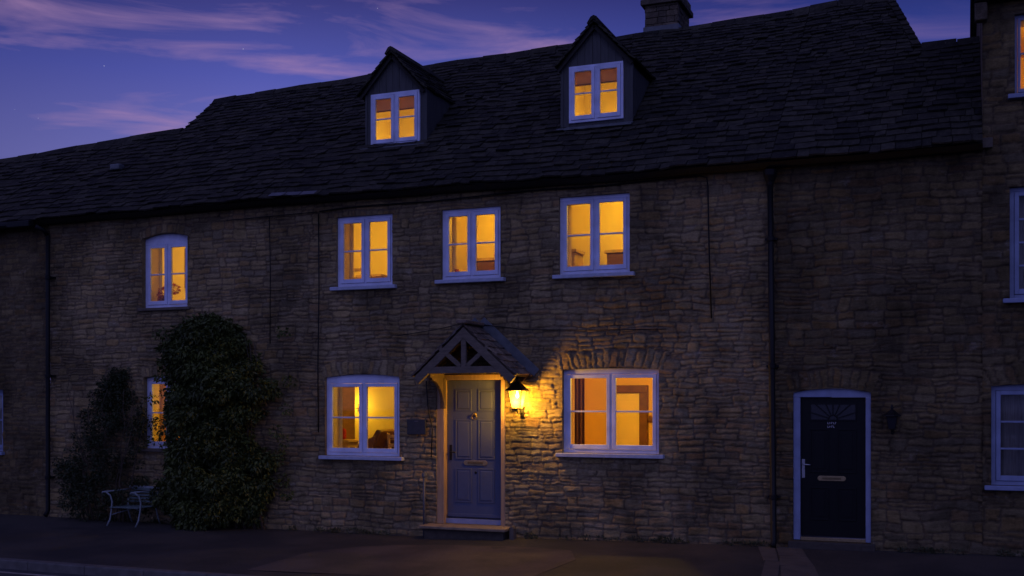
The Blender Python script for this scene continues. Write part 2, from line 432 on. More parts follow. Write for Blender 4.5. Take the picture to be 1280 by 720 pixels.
    nx, nz = len(xs), len(zs)
    V = np.stack([X, -H, Z], -1).reshape(-1, 3)
    jj, ii = np.meshgrid(np.arange(nz-1), np.arange(nx-1), indexing='ij')
    cxm = (xs[:-1]+xs[1:])/2; czm = (zs[:-1]+zs[1:])/2
    keep = np.ones((nz-1, nx-1), bool)
    for h in holes:
        keep &= ~(((cxm > h[0]) & (cxm < h[2]))[None, :] & ((czm > h[1]) & (czm < h[3]))[:, None])
    jj = jj[keep]; ii = ii[keep]
    F = np.stack([jj*nx+ii, jj*nx+ii+1, (jj+1)*nx+ii+1, (jj+1)*nx+ii], -1)
    me = bpy.data.meshes.new(name)
    me.vertices.add(len(V)); me.vertices.foreach_set('co', V.astype(np.float32).ravel())
    nf = len(F); me.loops.add(nf*4); me.loops.foreach_set('vertex_index', F.astype(np.int32).ravel())
    me.polygons.add(nf); me.polygons.foreach_set('loop_start', (np.arange(nf)*4).astype(np.int32))
    me.polygons.foreach_set('use_smooth', np.ones(nf, bool))
    me.update(calc_edges=True); attr(me, 'stone', C.reshape(-1, 4)); me.materials.append(m)
    o = bpy.data.objects.new(name, me); COL.objects.link(o); o.parent = parent
    return o

def reveals(parent, holes, m, depth=.12):
    for h in holes:
        b = MB(); x0, z0, x1, z1, rise = h[:5]; y0, y1 = -.012, depth
        n = 10; xc = (x0+x1)/2; hw = (x1-x0)/2
        top = [(x0+(x1-x0)*i/n, z1+rise*(1-((x0+(x1-x0)*i/n-xc)/hw)**2)) for i in range(n+1)]
        loop = [(x0, z0)] + top + [(x1, z0)]
        vs = [(x, y0, z) for x, z in loop] + [(x, y1, z) for x, z in loop]; k = len(loop)
        b.add(vs, [(i, (i+1) % k, (i+1) % k+k, i+k) for i in range(k)])
        o = b.build('reveal', m, None); attr(o.data, 'stone', np.tile([.3, .4, 0, 1], (len(o.data.vertices), 1)))
        o.parent = parent

# ------------------------------------------------------------------ windows
def window(parent, x0, z0, x1, z1, rise=0., rows=2, casements=2, cols=1, y=.075, sill='painted', blind=0, label=None, head=None, mid=.075, fr=.05, sa=.05, bars=None, sillw=.075, paint=None):
    PT = paint or M_PAINT
    fd = .06
    f = MB()
    n = 10; xc = (x0+x1)/2; hw = (x1-x0)/2
    hd = fr if head is None else head
    # outer frame; the head follows the arch of the opening
    f.box(x0, x0+fr, y, y+fd, z0, z1-hd); f.box(x1-fr, x1, y, y+fd, z0, z1-hd)
    f.box(x0+fr, x1-fr, y, y+fd, z0, z0+fr)
    poly = [(x0, z1-hd), (x1, z1-hd)] + [(x1-(x1-x0)*i/n, z1+rise*(1-((x1-(x1-x0)*i/n-xc)/hw)**2)) for i in range(n+1)]
    f.prism(poly, y-.001, y+fd+.001)
    iw = x1-x0-2*fr; cw = (iw-(casements-1)*.025)/casements
    frame = f.build('window', PT, parent, .004)
    if label: frame['label'] = label
    for i in range(casements):
        a = x0+fr+i*(cw+.025); b = a+cw; c = z0+fr+.003; d = z1-hd-.003
        if i:
            MB().box(a-.025, a, y+.002, y+fd-.002, z0+fr, z1-hd).build('mullion', PT, frame, .002)
        s = MB(); ys = y-.012; ye = y+.035
        a1, b1 = a+.003, b-.003
        s.box(a1, a1+sa, ys, ye, c, d); s.box(b1-sa, b1, ys, ye, c, d)
        s.box(a1+sa, b1-sa, ys, ye, c, c+sa+.012); s.box(a1+sa, b1-sa, ys, ye, d-sa, d)
        s.build('casement', PT, frame, .005)
        ga, gb, gc, gd = a1+sa, b1-sa, c+sa+.012, d-sa
        MB().box(ga-.004, gb+.004, y+.008, y+.012, gc-.004, gd+.004).build('glass', M_GLASS, frame)
        zz = bars if bars else [gc+(gd-gc)*k/rows for k in range(1, rows)]
        for k in zz: MB().box(ga, gb, y-.004, y+.026, k-.011, k+.011).build('glazing_bar', PT, frame, .003)
        for k in range(1, cols):
            q = ga+(gb-ga)*k/cols
            MB().box(q-.011, q+.011, y-.005, y+.025, gc, gd).build('glazing_bar', PT, frame, .003)
        if blind:
            bz = gd-(gd-gc)*blind
            bb = MB().box(ga-.03, gb+.03, y+.06, y+.063, bz+.02, gd+.05).build('blind', M_BLIND, frame)
            MB().tube([(ga-.03, y+.061, bz+.012), (gb+.03, y+.061, bz+.012)], .012, 8).build('blind_rail', M_WOOD, frame)
    if sill == 'painted':
        MB().box(x0-sillw, x1+sillw, -.085, y+.02, z0-.055, z0-.002).build('sill', (M_SILL if paint is None else paint), frame, .008)
    elif sill == 'stone':
        MB().box(x0-.06, x1+.06, -.05, y+.02, z0-.05, z0-.002).build('sill', M_SSILL, frame, .01)
    return frame

def room(parent, x0, x1, z0, z1, y1, hole, m=None, y0=.46, floor=None):
    m = m or M_PLAST
    hx0, hz0, hx1, hz1 = hole
    b = MB()
    b.quad((x0, y1, z0), (x1, y1, z0), (x1, y1, z1), (x0, y1, z1))
    b.quad((x0, y0, z0), (x0, y1, z0), (x0, y1, z1), (x0, y0, z1))
    b.quad((x1, y0, z0), (x1, y1, z0), (x1, y1, z1), (x1, y0, z1))
    b.quad((x0, y0, z1), (x1, y0, z1), (x1, y1, z1), (x0, y1, z1))
    # front lining with the window hole
    b.quad((x0, y0, z0), (hx0, y0, z0), (hx0, y0, z1), (x0, y0, z1)); b.quad((hx1, y0, z0), (x1, y0, z0), (x1, y0, z1), (hx1, y0, z1))
    b.quad((hx0, y0, z0), (hx1, y0, z0), (hx1, y0, hz0), (hx0, y0, hz0)); b.quad((hx0, y0, hz1), (hx1, y0, hz1), (hx1, y0, z1), (hx0, y0, z1))
    o = b.build('interior_wall', m, parent)
    MB().quad((x0, y0, z0), (x1, y0, z0), (x1, y1, z0), (x0, y1, z0)).build('interior_floor', floor or M_WOOD, parent)
    sp = .06
    r = MB(); a, c, e, g = hx0, hz0, hx1, hz1
    ya = .135; i0, i1, j0, j1 = a+.0, e-.0, c+.0, g-.0
    r.quad((i0, ya, j0), (a-sp, y0, c), (a-sp, y0, g), (i0, ya, j1)); r.quad((i1, ya, j0), (e+sp, y0, c), (e+sp, y0, g), (i1, ya, j1))
    r.quad((i0, ya, j0), (i1, ya, j0), (e+sp, y0, c), (a-sp, y0, c)); r.quad((i0, ya, j1), (i1, ya, j1), (e+sp, y0, g), (a-sp, y0, g))
    r.build('window_lining', M_REVEAL, parent)
    return o

def room_light(x, y, z, e, col=(1, .60, .036), rad=.09):
    l = bpy.data.lights.new('lamp_light', 'POINT'); l.energy = e; l.color = col; l.shadow_soft_size = rad
    o = bpy.data.objects.new('lamp_light', l); COL.objects.link(o); o.location = (x, y, z); return o
def pendant(x, y, z, e, ceil, label, col=(1, .60, .036)):
    t = thing('ceiling_lamp', label, 'lamp', None, (x, y, ceil))
    rel(MB().tube([(x, y, ceil), (x, y, z+.09)], .004, 6).build('flex', M_BLACK), t)
    rel(MB().lathe((x, y, z), [(.05, .10), (.13, -.09), (.128, -.09), (.048, .10)], 20).build('lamp_shade', M_PLAST, None, 0, True), t)
    l = room_light(x, y, z-.16, e, col, .05); rel(l, t)
    return t

# ------------------------------------------------------------------ roof geometry
PH = R(39); YE, ZE = -.28, 4.94
cP, sP = math.cos(PH), math.sin(PH)
def ridge_y(x):
    if x < -13.08: return 1.46 + (x+19)*.104
    if x < -1.011: return 2.958 + (x+13.08)*.0620
    if x < -.517: return 3.706 + (x+1.011)/(.494)*(2.05-3.706)
    return 2.05
def und(x, s): return .018*math.sin(.55*x+.6)+.008*math.sin(1.7*x+s*.8)+.007*math.sin(3.9*x+2+s*1.3)
def rp(x, s, n=0.):
    n += und(x, s)
    return (x, YE+s*cP-n*sP, ZE+s*sP+n*cP)
def srid(x): return (ridge_y(x)-YE)/cP
def tiles(name, parent, xa, xb, m, seed, blocked=(), tall=False, slope=True):
    rs = random.Random(seed); b = MB(); cols = []
    s = -.02
    while s < 5.6:
        ex = max(.10, .170-.012*s)*rs.uniform(.86, 1.14)
        wv = rs.uniform(0, 6)
        x = xa; xlim = xb
        if s > srid(-13.2)-.03 and xa < -13.1: x = max(xa, -13.10+rs.uniform(-.02, .02))
        if s > srid(-.4)-.03 and xb > -.6: xlim = min(xb, -.517-((s+ex*.6)*cP+YE-2.05)/1.656*.494+rs.uniform(-.015, .015))
        while x < xlim-.01:
            w_ = rs.uniform(.10, .34)*(1-.05*s); x2 = min(x+w_, xlim)
            if xlim-x2 < .05: x2 = xlim
            for (bx0, bx1, bs0, bs1) in blocked:
                if bs0 < s+.05 < bs1:
                    if x < bx0-.004 < x2: x2 = bx0
                    elif bx0-.01 <= x < bx1-.01: x = bx1; x2 = min(bx1+w_, xlim)
            xm = (x+x2)/2
            sr = srid(xm)
            if s < sr-.03:
                skip = False
                for (bx0, bx1, bs0, bs1) in blocked:
                    if bx0 < xm < bx1 and bs0 < s+.05 < bs1: skip = True
                if not skip:
                    j = rs.uniform(-.014, .014)+.012*math.sin(x*1.3+wv); top = min(s+ex+.09, sr+.02); lift = rs.uniform(.024, .050); th = rs.uniform(.016, .030)
                    tl = rs.uniform(-.007, .007); g = .004; c0 = rs.uniform(-.012, .012); ml = rs.uniform(-.008, .008)
                    vs = []
                    for (xx, ss, nn) in ((x+g, s+j, lift+tl), (xm, s+j+c0*.5-.004, lift+ml), (x2-g, s+j+c0, lift-tl), (x2-g, top, .006), (xm, top, .006), (x+g, top, .006)):
                        vs.append(rp(xx, ss, nn))
                    for (xx, ss, nn) in ((x+g, s+j, lift+tl-th), (xm, s+j+c0*.5-.004, lift+ml-th), (x2-g, s+j+c0, lift-tl-th), (x2-g, top, -.008), (xm, top, -.008), (x+g, top, -.008)):
                        vs.append(rp(xx, ss, nn))
                    b.add(vs, [(0,1,4,5),(1,2,3,4),(6,11,10,7),(7,10,9,8),(0,6,7,1),(1,7,8,2),(2,8,9,3),(0,5,11,6)])
                    cols += [(rs.random(), 0, 0, 1)]*12
            x = x2
        s += ex
    o = b.build(name, m, parent); attr(o.data, 'tile', cols); return o
def roof_base(parent, xa, xb, blocked=()):
    b = MB(); n = max(1, int((xb-xa)/.25))
    for i in range(n):
        p, q = xa+(xb-xa)*i/n, xa+(xb-xa)*(i+1)/n
        m_ = 12
        for k in range(m_):
            sa, sb = srid(p+1e-4)*k/m_, srid(p+1e-4)*(k+1)/m_; ta, tb = srid(q-1e-4)*k/m_, srid(q-1e-4)*(k+1)/m_
            xm, sm = (p+q)/2, (sa+sb)/2
            if any(bx0-.12 < xm < bx1+.12 and bs0+.15 < sm < bs1-.2 for bx0, bx1, bs0, bs1 in blocked): continue
            b.quad(rp(p, sa, -.02), rp(q, ta, -.02), rp(q, tb, -.02), rp(p, sb, -.02))
    # rear slope
    for i in range(n):
        p, q = xa+(xb-xa)*i/n, xa+(xb-xa)*(i+1)/n
        A = rp(p, srid(p+1e-4), -.02); B = rp(q, srid(q-1e-4), -.02)
        b.quad(B, A, (p, A[1]*2+.28, ZE), (q, B[1]*2+.28, ZE))
    b.build('roof_deck', M_UNDER, parent)
def ridge_caps(parent, xa, xb, seed):
    rs = random.Random(seed); b = MB(); cols = []; x = xa
    while x < xb-.05:
        x2 = min(x+rs.uniform(.38, .5), xb); z = rs.uniform(-.006, .012)
        vs = []
        for xx in (x+.004, x2-.004):
            A = Vector(rp(xx, srid(xx), 0))
            for dy, dz in ((-.17, -.13), (-.03, .035), (.03, .035), (.17, -.13), (.17, -.16), (0, 0.0), (-.17, -.16)):
                vs.append((A.x, A.y+dy, A.z+dz+z+.012))
        b.add(vs, [(0,1,2,3,4,5,6), (13,12,11,10,9,8,7)] + [(k, k+7, (k+1) % 7+7, (k+1) % 7) for k in range(7)])
        cols += [(rs.random(), 0, 0, 1)]*14; x = x2
    o = b.build('ridge_tiles', M_TILE, parent); attr(o.data, 'tile', cols); return o
def eaves(parent, xa, xb):
    b = MB(); n = max(1, int((xb-xa)/.5))
    for i in range(n):
        p, q = xa+(xb-xa)*i/n, xa+(xb-xa)*(i+1)/n
        A = Vector(rp(p, 0)); B = Vector(rp(q, 0))
        b.add([(p, .0, A.z-.065), (q, .0, B.z-.065), (q, -.16, B.z-.065), (p, -.16, A.z-.065), (p, -.27, A.z-.022), (q, -.27, B.z-.022), (q, 0.05, B.z+.06), (p, .05, A.z+.06)],
              [(0,1,2,3),(3,2,5,4),(4,5,6,7),(0,7,6,1)])
    b.build('eaves', M_UNDER, parent)

def verge(parent, p0, p1, seed):            # flat stones bedded along a sloping roof edge, p = (x, s)
    rs = random.Random(seed); b = MB(); cols = []; n = 11
    for i in range(n):
        t0, t1 = i/n, (i+1)/n+.01; q = []
        for t in (t0, t1):
            x = p0[0]+(p1[0]-p0[0])*t; ss = p0[1]+(p1[1]-p0[1])*t
            q.append((x, ss))
        lf = rs.uniform(.045, .06)
        vs = [rp(q[0][0]-.09, q[0][1], lf+.01), rp(q[0][0]+.02, q[0][1], lf+.01), rp(q[1][0]+.02, q[1][1], lf-.012), rp(q[1][0]-.09, q[1][1], lf-.012)]
        vs += [rp(q[0][0]-.09, q[0][1], lf-.10), rp(q[0][0]+.02, q[0][1], lf-.10), rp(q[1][0]+.02, q[1][1], lf-.12), rp(q[1][0]-.09, q[1][1], lf-.12)]
        b.add(vs, [(0,1,2,3),(4,7,6,5),(0,4,5,1),(1,5,6,2),(2,6,7,3),(3,7,4,0)]); cols += [(rs.random(), 0, 0, 1)]*8
    o = b.build('verge_stones', M_TILE, parent); attr(o.data, 'tile', cols)

# ------------------------------------------------------------------ ground, road, kerb
def gz(x, y):
    P = ((-60, .0), (-14.3, -.03), (-9.9, -.05), (-7.3, -.045), (-5.8, 0), (-2.9, .047), (.7, .078), (60, .12))
    for a, b in zip(P[:-1], P[1:]):
        if x <= b[0]: break
    z = a[1]+(b[1]-a[1])*(x-a[0])/(b[0]-a[0])
    return z + (.02*y if y < 0 else 0)
KY = -3.60
def sheet(name, xa, xb, ya, yb, dz, m, nx=60, ny=20, zf=None):
    b = MB(); f = zf or gz
    X = [xa+(xb-xa)*i/nx for i in range(nx+1)]; Y = [ya+(yb-ya)*i/ny for i in range(ny+1)]
    vs = [(x, y, f(x, y)+dz) for y in Y for x in X]
    fs = [(j*(nx+1)+i, j*(nx+1)+i+1, (j+1)*(nx+1)+i+1, (j+1)*(nx+1)+i) for j in range(ny) for i in range(nx)]
    b.add(vs, fs); return b.build(name, m, None)
def asphalt(name, col, patch):
    m = bpy.data.materials.new(name); m.use_nodes = True; t = m.node_tree
    b = t.nodes['Principled BSDF']; b.inputs['Roughness'].default_value = .85; b.inputs['Specular IOR Level'].default_value = .3
    c = t.nodes.new('ShaderNodeTexCoord')
    def noise(s, d, r=.6):
        n = t.nodes.new('ShaderNodeTexNoise'); n.inputs['Scale'].default_value = s; n.inputs['Detail'].default_value = d; n.inputs['Roughness'].default_value = r
        t.links.new(c.outputs['Object'], n.inputs['Vector']); return n.outputs[0]
    ag = ramp([(.35, tuple(x*.45 for x in col)), (.5, col), (.68, tuple(x*2.3 for x in col))], noise(120, 3, .8), t)
    big = ramp([(.42, (.7, .7, .72)), (.58, (1.25, 1.18, 1.12))], noise(.8, 5), t)
    c1 = mixc(1., ag.outputs[0], big.outputs[0], t, 'MULTIPLY')
    t.links.new(c1, b.inputs['Base Color'])
    bp = t.nodes.new('ShaderNodeBump'); bp.inputs['Strength'].default_value = .7; bp.inputs['Distance'].default_value = .006
    t.links.new(noise(150, 3, .8), bp.inputs['Height']); t.links.new(bp.outputs[0], b.inputs['Normal'])
    return m
M_PAVE = asphalt('pavement_asphalt', (.036, .033, .029), 1)
M_ROAD = asphalt('road_asphalt', (.05, .05, .052), 1)
M_KERB = mat('kerb_stone', (.10, .092, .085), .85, .25, 8, .4, 60)
M_LINE = mat('road_paint', (.30, .28, .24), .7, .35, 12)
M_FLAG = mat('flagstone', (.075, .062, .05), .85, .25, 6, .4, 50)
M_EARTH = mat('earth', (.04, .042, .025), .95, .3, 3)

tag(sheet('ground', -400, 400, -300, 400, -.75, M_EARTH, 20, 20, lambda x, y: 0), kind='structure')
tag(sheet('pavement', -45, 30, KY, .4, 0, M_PAVE, 120, 12), kind='structure')
tag(sheet('road', -60, 60, -11, KY-.12, -.11, M_ROAD, 80, 10, lambda x, y: gz(x, KY)+.012*max(0, 3-abs(y+7.2))*.4), kind='structure')
k = MB(); x = -30.
while x < 20:
    x2 = x+.91
    vs = []
    for xx in (x+.004, x2-.004):
        g = gz(xx, KY)
        vs += [(xx, KY-.125, g-.4), (xx, KY-.125, g-.012), (xx, KY-.112, g+.004), (xx, KY+.004, g+.005), (xx, KY+.004, g-.4)]
    k.add(vs, [(0,1,2,3,4), (9,8,7,6,5)]+[(i, i+5, (i+1) % 5+5, (i+1) % 5) for i in range(5)])
    x = x2
tag(k.build('kerb', M_KERB, None), kind='structure')
b = MB(); fr_ = lambda x, y: gz(x, KY)+.012*max(0, 3-abs(y+7.2))*.4
for i in range(60):
    xa = -30+i*.8; xb = xa+.8
    b.quad((xa, -4.00, fr_(xa, -4.00)-.106), (xb, -4.00, fr_(xb, -4.00)-.106), (xb, -3.92, fr_(xb, -3.92)-.106), (xa, -3.92, fr_(xa, -3.92)-.106))
tag(b.build('road_line', M_LINE, None), kind='structure')
# stone slabs let into the pavement by the downpipe, and an asphalt repair by the door with lantern glow in its colour
def flat(name, pts, dz, m, h=.006):
    b = MB(); n = len(pts)
    b.add([(x, y, gz(x, y)+dz) for x, y in pts]+[(x, y, gz(x, y)+dz-h) for x, y in pts], [tuple(range(n)), tuple(reversed(range(n, 2*n)))]+[(i, i+n, (i+1) % n+n, (i+1) % n) for i in range(n)])
    return b.build(name, m, None)
for pts in ([(-2.40, -.06), (-2.19, -.06), (-1.97, -1.2), (-2.14, -1.2)], [(-2.12, -1.22), (-1.95, -1.22), (-1.80, -2.4), (-1.98, -2.4)]):
    tag(flat('channel_slab', pts, .006, M_FLAG, .02), kind='structure')
for pts in ([(-2.17, -.06), (-1.86, -.06), (-1.70, -.75), (-2.03, -.75)], [(-2.02, -.765), (-1.70, -.765), (-1.52, -1.5), (-1.92, -1.5)], [(-1.90, -1.515), (-1.52, -1.515), (-1.35, -2.4), (-1.76, -2.4)]):
    tag(flat('paving_slab', pts, .005, M_FLAG, .02), kind='structure')
M_PATCH = asphalt('asphalt_patch_glow', (.062, .052, .044), 1)  # repair patch, made lighter and warmer: the lantern's pool of light painted in
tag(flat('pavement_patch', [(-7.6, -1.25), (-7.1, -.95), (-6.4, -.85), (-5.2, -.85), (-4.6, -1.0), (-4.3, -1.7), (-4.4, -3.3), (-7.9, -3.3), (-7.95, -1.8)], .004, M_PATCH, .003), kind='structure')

# ================================================================== HOUSES
# each opening: x0, z0, x1, z1, rise of the head
W1 = (-12.26, 3.41, -11.36, 4.53, .07); W2 = (-8.639, 3.609, -7.695, 4.657, 0); W3 = (-6.905, 3.643, -5.984, 4.652, 0); W4 = (-5.114, 3.639, -4.107, 4.707, 0)
G0 = (-12.228, 1.144, -11.33, 2.288, .03); G1 = (-8.833, 1.095, -7.58, 2.262, .045); G2 = (-5.067, 1.199, -3.706, 2.333, .02)
D1 = (-6.981, .15, -5.911, 2.285, 0)

# ---- main cottage
cot = thing('cottage', 'long rubble stone cottage with two roof dormers and blue panelled front door', 'cottage', 'terraced stone houses along the street', (-8.2, 0, 0))
def P_(o): return rel(o, cot)
class Group:                                          # helper: parent everything in world coordinates under a thing
    pass
HX0, HX1 = -14.2, -2.2
wall_holes = [W1, W2, W3, W4, G0, G1, G2, D1]
arch = [(W1[0], W1[2], W1[3], .15, .07), (W2[0], W2[2], W2[3], .07, 0), (G0[0], G0[2], G0[3], .17, .03), (G1[0], G1[2], G1[3], .22, .045), (G2[0], G2[2], G2[3], .26, .03)]
wl = stone_wall('wall', None, M_STONE, HX0, HX1, -.25, 5.0, wall_holes, 11, arches=arch); rel(wl, cot)
reveals(wl, wall_holes, M_STONE)
sb = MB().box(HX0+.02, HX1-.02, 6.6, 6.9, -.3, 4.95).build('rear_wall', M_STONE); attr(sb.data, 'stone', np.tile([.3, .5, 0, 1], (len(sb.data.vertices), 1))); P_(sb)
# gable that stands above the lower left roof
gb = MB(); a = rp(-13.08, srid(-13.08), -.03)
gb.add([(-13.06, YE+.3, ZE+.15), (-13.06, a[1], a[2]), (-13.06, a[1]*2, ZE+.15)], [(0, 1, 2)])
o = gb.build('gable', M_STONE); attr(o.data, 'stone', np.tile([.3, .5, 0, 1], (3, 1))); P_(o)
DB = [(-8.66, -7.58, 1.44, 9), (-5.41, -4.32, 1.50, 9)]
def blockers():
    r = []
    for (x0, x1, s0, _) in DB: r.append((x0, x1, s0, 2.8))
    r.append((-4.83, -4.32, 4.80, 9)); return r
rf = tiles('roof', None, HX0, HX1, M_TILE, 3, blockers()); rel(rf, cot)
roof_base(rf, HX0, HX1, [(x0, x1, s0, 3.2) for x0, x1, s0, _ in DB])
ridge_caps(rf, HX0, -13.1, 5); ridge_caps(rf, -13.07, HX1, 6)
eaves(rf, HX0, HX1)
# roof vent tile
v = rp(-13.55, 1.55, .05)
MB().box(v[0]-.10, v[0]+.10, v[1]-.10, v[1]+.06, v[2]-.04, v[2]+.06).build('roof_vent', M_LEAD, rf, .02)
# pale patched slates at the eaves
v = []
b = MB()
for i in range(3):
    xx = -9.62+i*.27
    A, B, C_, D_ = rp(xx, -.03, .05), rp(xx+.25, -.03, .05), rp(xx+.25, .10, .035), rp(xx, .10, .035)
    b.quad(A, B, C_, D_)
b.build('eaves_flashing', M_LEAD, rf)

# ---- dormers
def dormer(x0, x1, pk, zc, wx0, wz0, wx1, wz1, label):
    yf = .90; xc = pk[0]; zp = pk[1]
    sl = lambda y: ZE + (y-YE)*math.tan(PH)           # roof height
    zb = sl(yf)-.02
    # front cladding around the window, as boards
    f = MB(); n = 9
    def top(x):                                        # underside of the gable roof
        return zc + (zp-.07-zc)*(1-abs(x-xc)/((x1-x0)/2)) if abs(x-xc) < (x1-x0)/2 else zc
    bw = (x1-x0)/n
    for i in range(n):
        a = x0+i*bw+.002; b_ = x0+(i+1)*bw-.002
        segs = [(a, b_)]
        mx = (a+b_)/2
        if b_ <= wx0 or a >= wx1: f.prism([(a, zb), (b_, zb), (b_, top(b_)), (a, top(a))], yf, yf+.03)
        else:
            if a < wx0: f.prism([(a, zb), (wx0, zb), (wx0, wz1), (a, wz1)], yf, yf+.03)
            if b_ > wx1: f.prism([(wx1, zb), (b_, zb), (b_, wz1), (wx1, wz1)], yf, yf+.03)
            aa, bb = a, b_
            f.prism([(aa, wz1), (bb, wz1)] + [(bb, top(bb))] + ([(xc, top(xc))] if aa < xc < bb else []) + [(aa, top(aa))], yf, yf+.03)
            p, q = max(a, wx0), min(b_, wx1)
            if q > p+.001: f.prism([(p, zb), (q, zb), (q, wz0), (p, wz0)], yf, yf+.03)
    d = f.build('dormer', M_CLAD, None, .002); rel(d, cot); d['label'] = label
    # corner posts
    for xx in (x0, x1): MB().box(xx-.02, xx+.02, yf-.012, yf+.05, zb, zc-.01).build('corner_board', M_CLAD, d, .003)
    # cheeks
    for xx in (x0, x1):
        yb = YE + (zc-ZE)/math.tan(PH)
        s = MB(); m_ = 6; t_ = .02 if xx == x1 else -.02
        for i in range(m_):
            ya = yf+.03+(yb-yf-.03)*i/m_; yc = yf+.03+(yb-yf-.03)*(i+1)/m_
            s.add([(xx, ya+.002, sl(ya)-.03), (xx, yc-.002, sl(yc)-.03), (xx, yc-.002, zc), (xx, ya+.002, zc), (xx-t_, ya+.002, sl(ya)-.03), (xx-t_, yc-.002, sl(yc)-.03), (xx-t_, yc-.002, zc), (xx-t_, ya+.002, zc)],
                  [(0,1,2,3),(4,7,6,5),(0,4,5,1),(2,6,7,3),(1,5,6,2),(0,3,7,4)])
        s.build('cheek', M_CLAD, d)
    # two small slopes of stone tiles
    rs = random.Random(int(abs(x0)*10)); t = MB(); cols = []
    oh = .065; hw = (x1-x0)/2+oh; dz = zp-zc+.02
    ln = math.hypot(hw, dz+.0); ux, uz = hw/ln, -(dz)/ln
    for side in (-1, 1):
        k = 0; s_ = 0.0; rows = 8
        for r_ in range(rows):
            s0 = ln*(r_)/rows; s1 = ln*(r_+1)/rows+.05
            if r_ == rows-1: s1 = ln+rs.uniform(.0, .02)
            y = yf-.09+rs.uniform(-.015, .015)
            while True:
                zz = zp-s0*(-uz); yend = YE+(zz+.06-ZE)/math.tan(PH)+.06
                if y > yend: break
                y2 = min(y+rs.uniform(.12, .24), yend+.03)
                j = rs.uniform(-.008, .012); lift = rs.uniform(.025, .042)
                P0 = lambda s, n, yy: (xc+side*(ux*s - uz*n*0 + (-uz)*0) + side*(-uz)*n*0 + side*(dz/ln)*n, yy, zp+uz*s+(hw/ln)*n)
                vs = [P0(s1+j, lift, y+.003), P0(s1+j, lift, y2-.003), P0(s0, .008, y2-.003), P0(s0, .008, y+.003),
                      P0(s1+j, lift-.022, y+.003), P0(s1+j, lift-.022, y2-.003), P0(s0, -.014, y2-.003), P0(s0, -.014, y+.003)]
                t.add(vs, [(0,1,2,3),(4,7,6,5),(0,4,5,1),(1,5,6,2),(2,6,7,3),(3,7,4,0)]); cols += [(rs.random(), 0, 0, 1)]*8
                y = y2
        # soffit deck
    o = t.build('dormer_roof', M_TILE, d); attr(o.data, 'tile', cols)
    dk = MB(); yr = YE+(zp-ZE)/math.tan(PH); ye_ = YE+(zc-ZE)/math.tan(PH)
    for side in (-1, 1):
        dk.add([(xc, yf-.07, zp-.03), (xc+side*(hw-.02), yf-.07, zc-.035), (xc+side*(hw-.02), ye_+.1, zc-.035), (xc, yr+.1, zp-.03)], [(0, 1, 2, 3)])
        dk.add([(xc, yf-.07, zp-.055), (xc+side*(hw-.02), yf-.07, zc-.06), (xc+side*(hw-.02), ye_+.1, zc-.06), (xc, yr+.1, zp-.055)], [(0, 1, 2, 3)])
    dk.build('dormer_soffit', M_UNDER, d)
    for side in (-1, 1):
        MB().bar((xc, yf-.05, zp-.075), (xc+side*(hw-.03), yf-.05, zc-.07), .05, .022, (0, -1, 0)).build('barge_board', M_UNDER, d)
    rc = MB(); cols = []; y = yf-.10
    while y < yr+.1:
        y2 = y+.3; vs = []
        for yy in (y, y2-.006):
            for dx, dz_ in ((-.10, -.055), (-.045, .03), (0, .052), (.045, .03), (.10, -.055), (.09, -.075), (0, .0), (-.09, -.075)): vs.append((xc+dx, yy, zp+dz_+.02))
        rc.add(vs, [tuple(range(8)), tuple(reversed(range(8, 16)))]+[(i, i+8, (i+1) % 8+8, (i+1) % 8) for i in range(8)]); cols += [(rs.random(), 0, 0, 1)]*16
        y = y2
    o = rc.build('ridge_tile', M_TILE, d); attr(o.data, 'tile', cols)
    # lead apron
    ap = MB(); ap.add([(x0-.05, yf-.13, sl(yf-.13)+.055), (x1+.03, yf-.13, sl(yf-.13)+.055), (x1+.03, yf-.012, wz0-.05), (x0-.05, yf-.012, wz0-.05),
                       (x0-.05, yf-.13, sl(yf-.13)+.035), (x1+.03, yf-.13, sl(yf-.13)+.035), (x1+.03, yf-.0, wz0-.08), (x0-.05, yf-.0, wz0-.08)], [(0,1,2,3),(4,7,6,5),(0,4,5,1),(1,5,6,2),(2,6,7,3),(3,7,4,0)])
    ap.build('apron_flashing', M_LEAD, d)
    # window
    wn = window(None, wx0, wz0, wx1, wz1, 0, y=yf-.03, sill=None, blind=.30, fr=.035, sa=.05); rel(wn, cot)
    # attic room behind
    r = MB(); ax0, ax1, ay0, ay1, az0, az1 = x0+.06, x1-.06, yf+.05, 1.74, wz0-.2, zc-.05
    r.quad((ax0, ay1, az0), (ax1, ay1, az0), (ax1, ay1, az1), (ax0, ay1, az1))
    r.quad((ax0, ay0, az0), (ax0, ay1, az0), (ax0, ay1, az1), (ax0, ay0, az1)); r.quad((ax1, ay0, az0), (ax1, ay1, az0), (ax1, ay1, az1), (ax1, ay0, az1))
    r.quad((ax0, ay0, az1), (ax1, ay0, az1), (ax1, ay1, az1), (ax0, ay1, az1)); r.quad((ax0, ay0, az0), (ax1, ay0, az0), (ax1, ay1, az0), (ax0, ay1, az0))
    rel(r.build('interior_wall', M_PLAST), cot)
    room_light((x0+x1)/2, 1.2, wz0-.10, 7, rad=.05)
dormer(-8.64, -7.60, (-8.17, 7.33), 6.72, -8.551, 5.885, -7.698, 6.70, 'left dormer in the stone roof, lower than the chimney, its window lit')
dormer(-5.39, -4.34, (-4.88, 7.38), 6.78, -5.275, 5.945, -4.458, 6.765, 'right dormer in the stone roof, beside the chimney, its window lit')

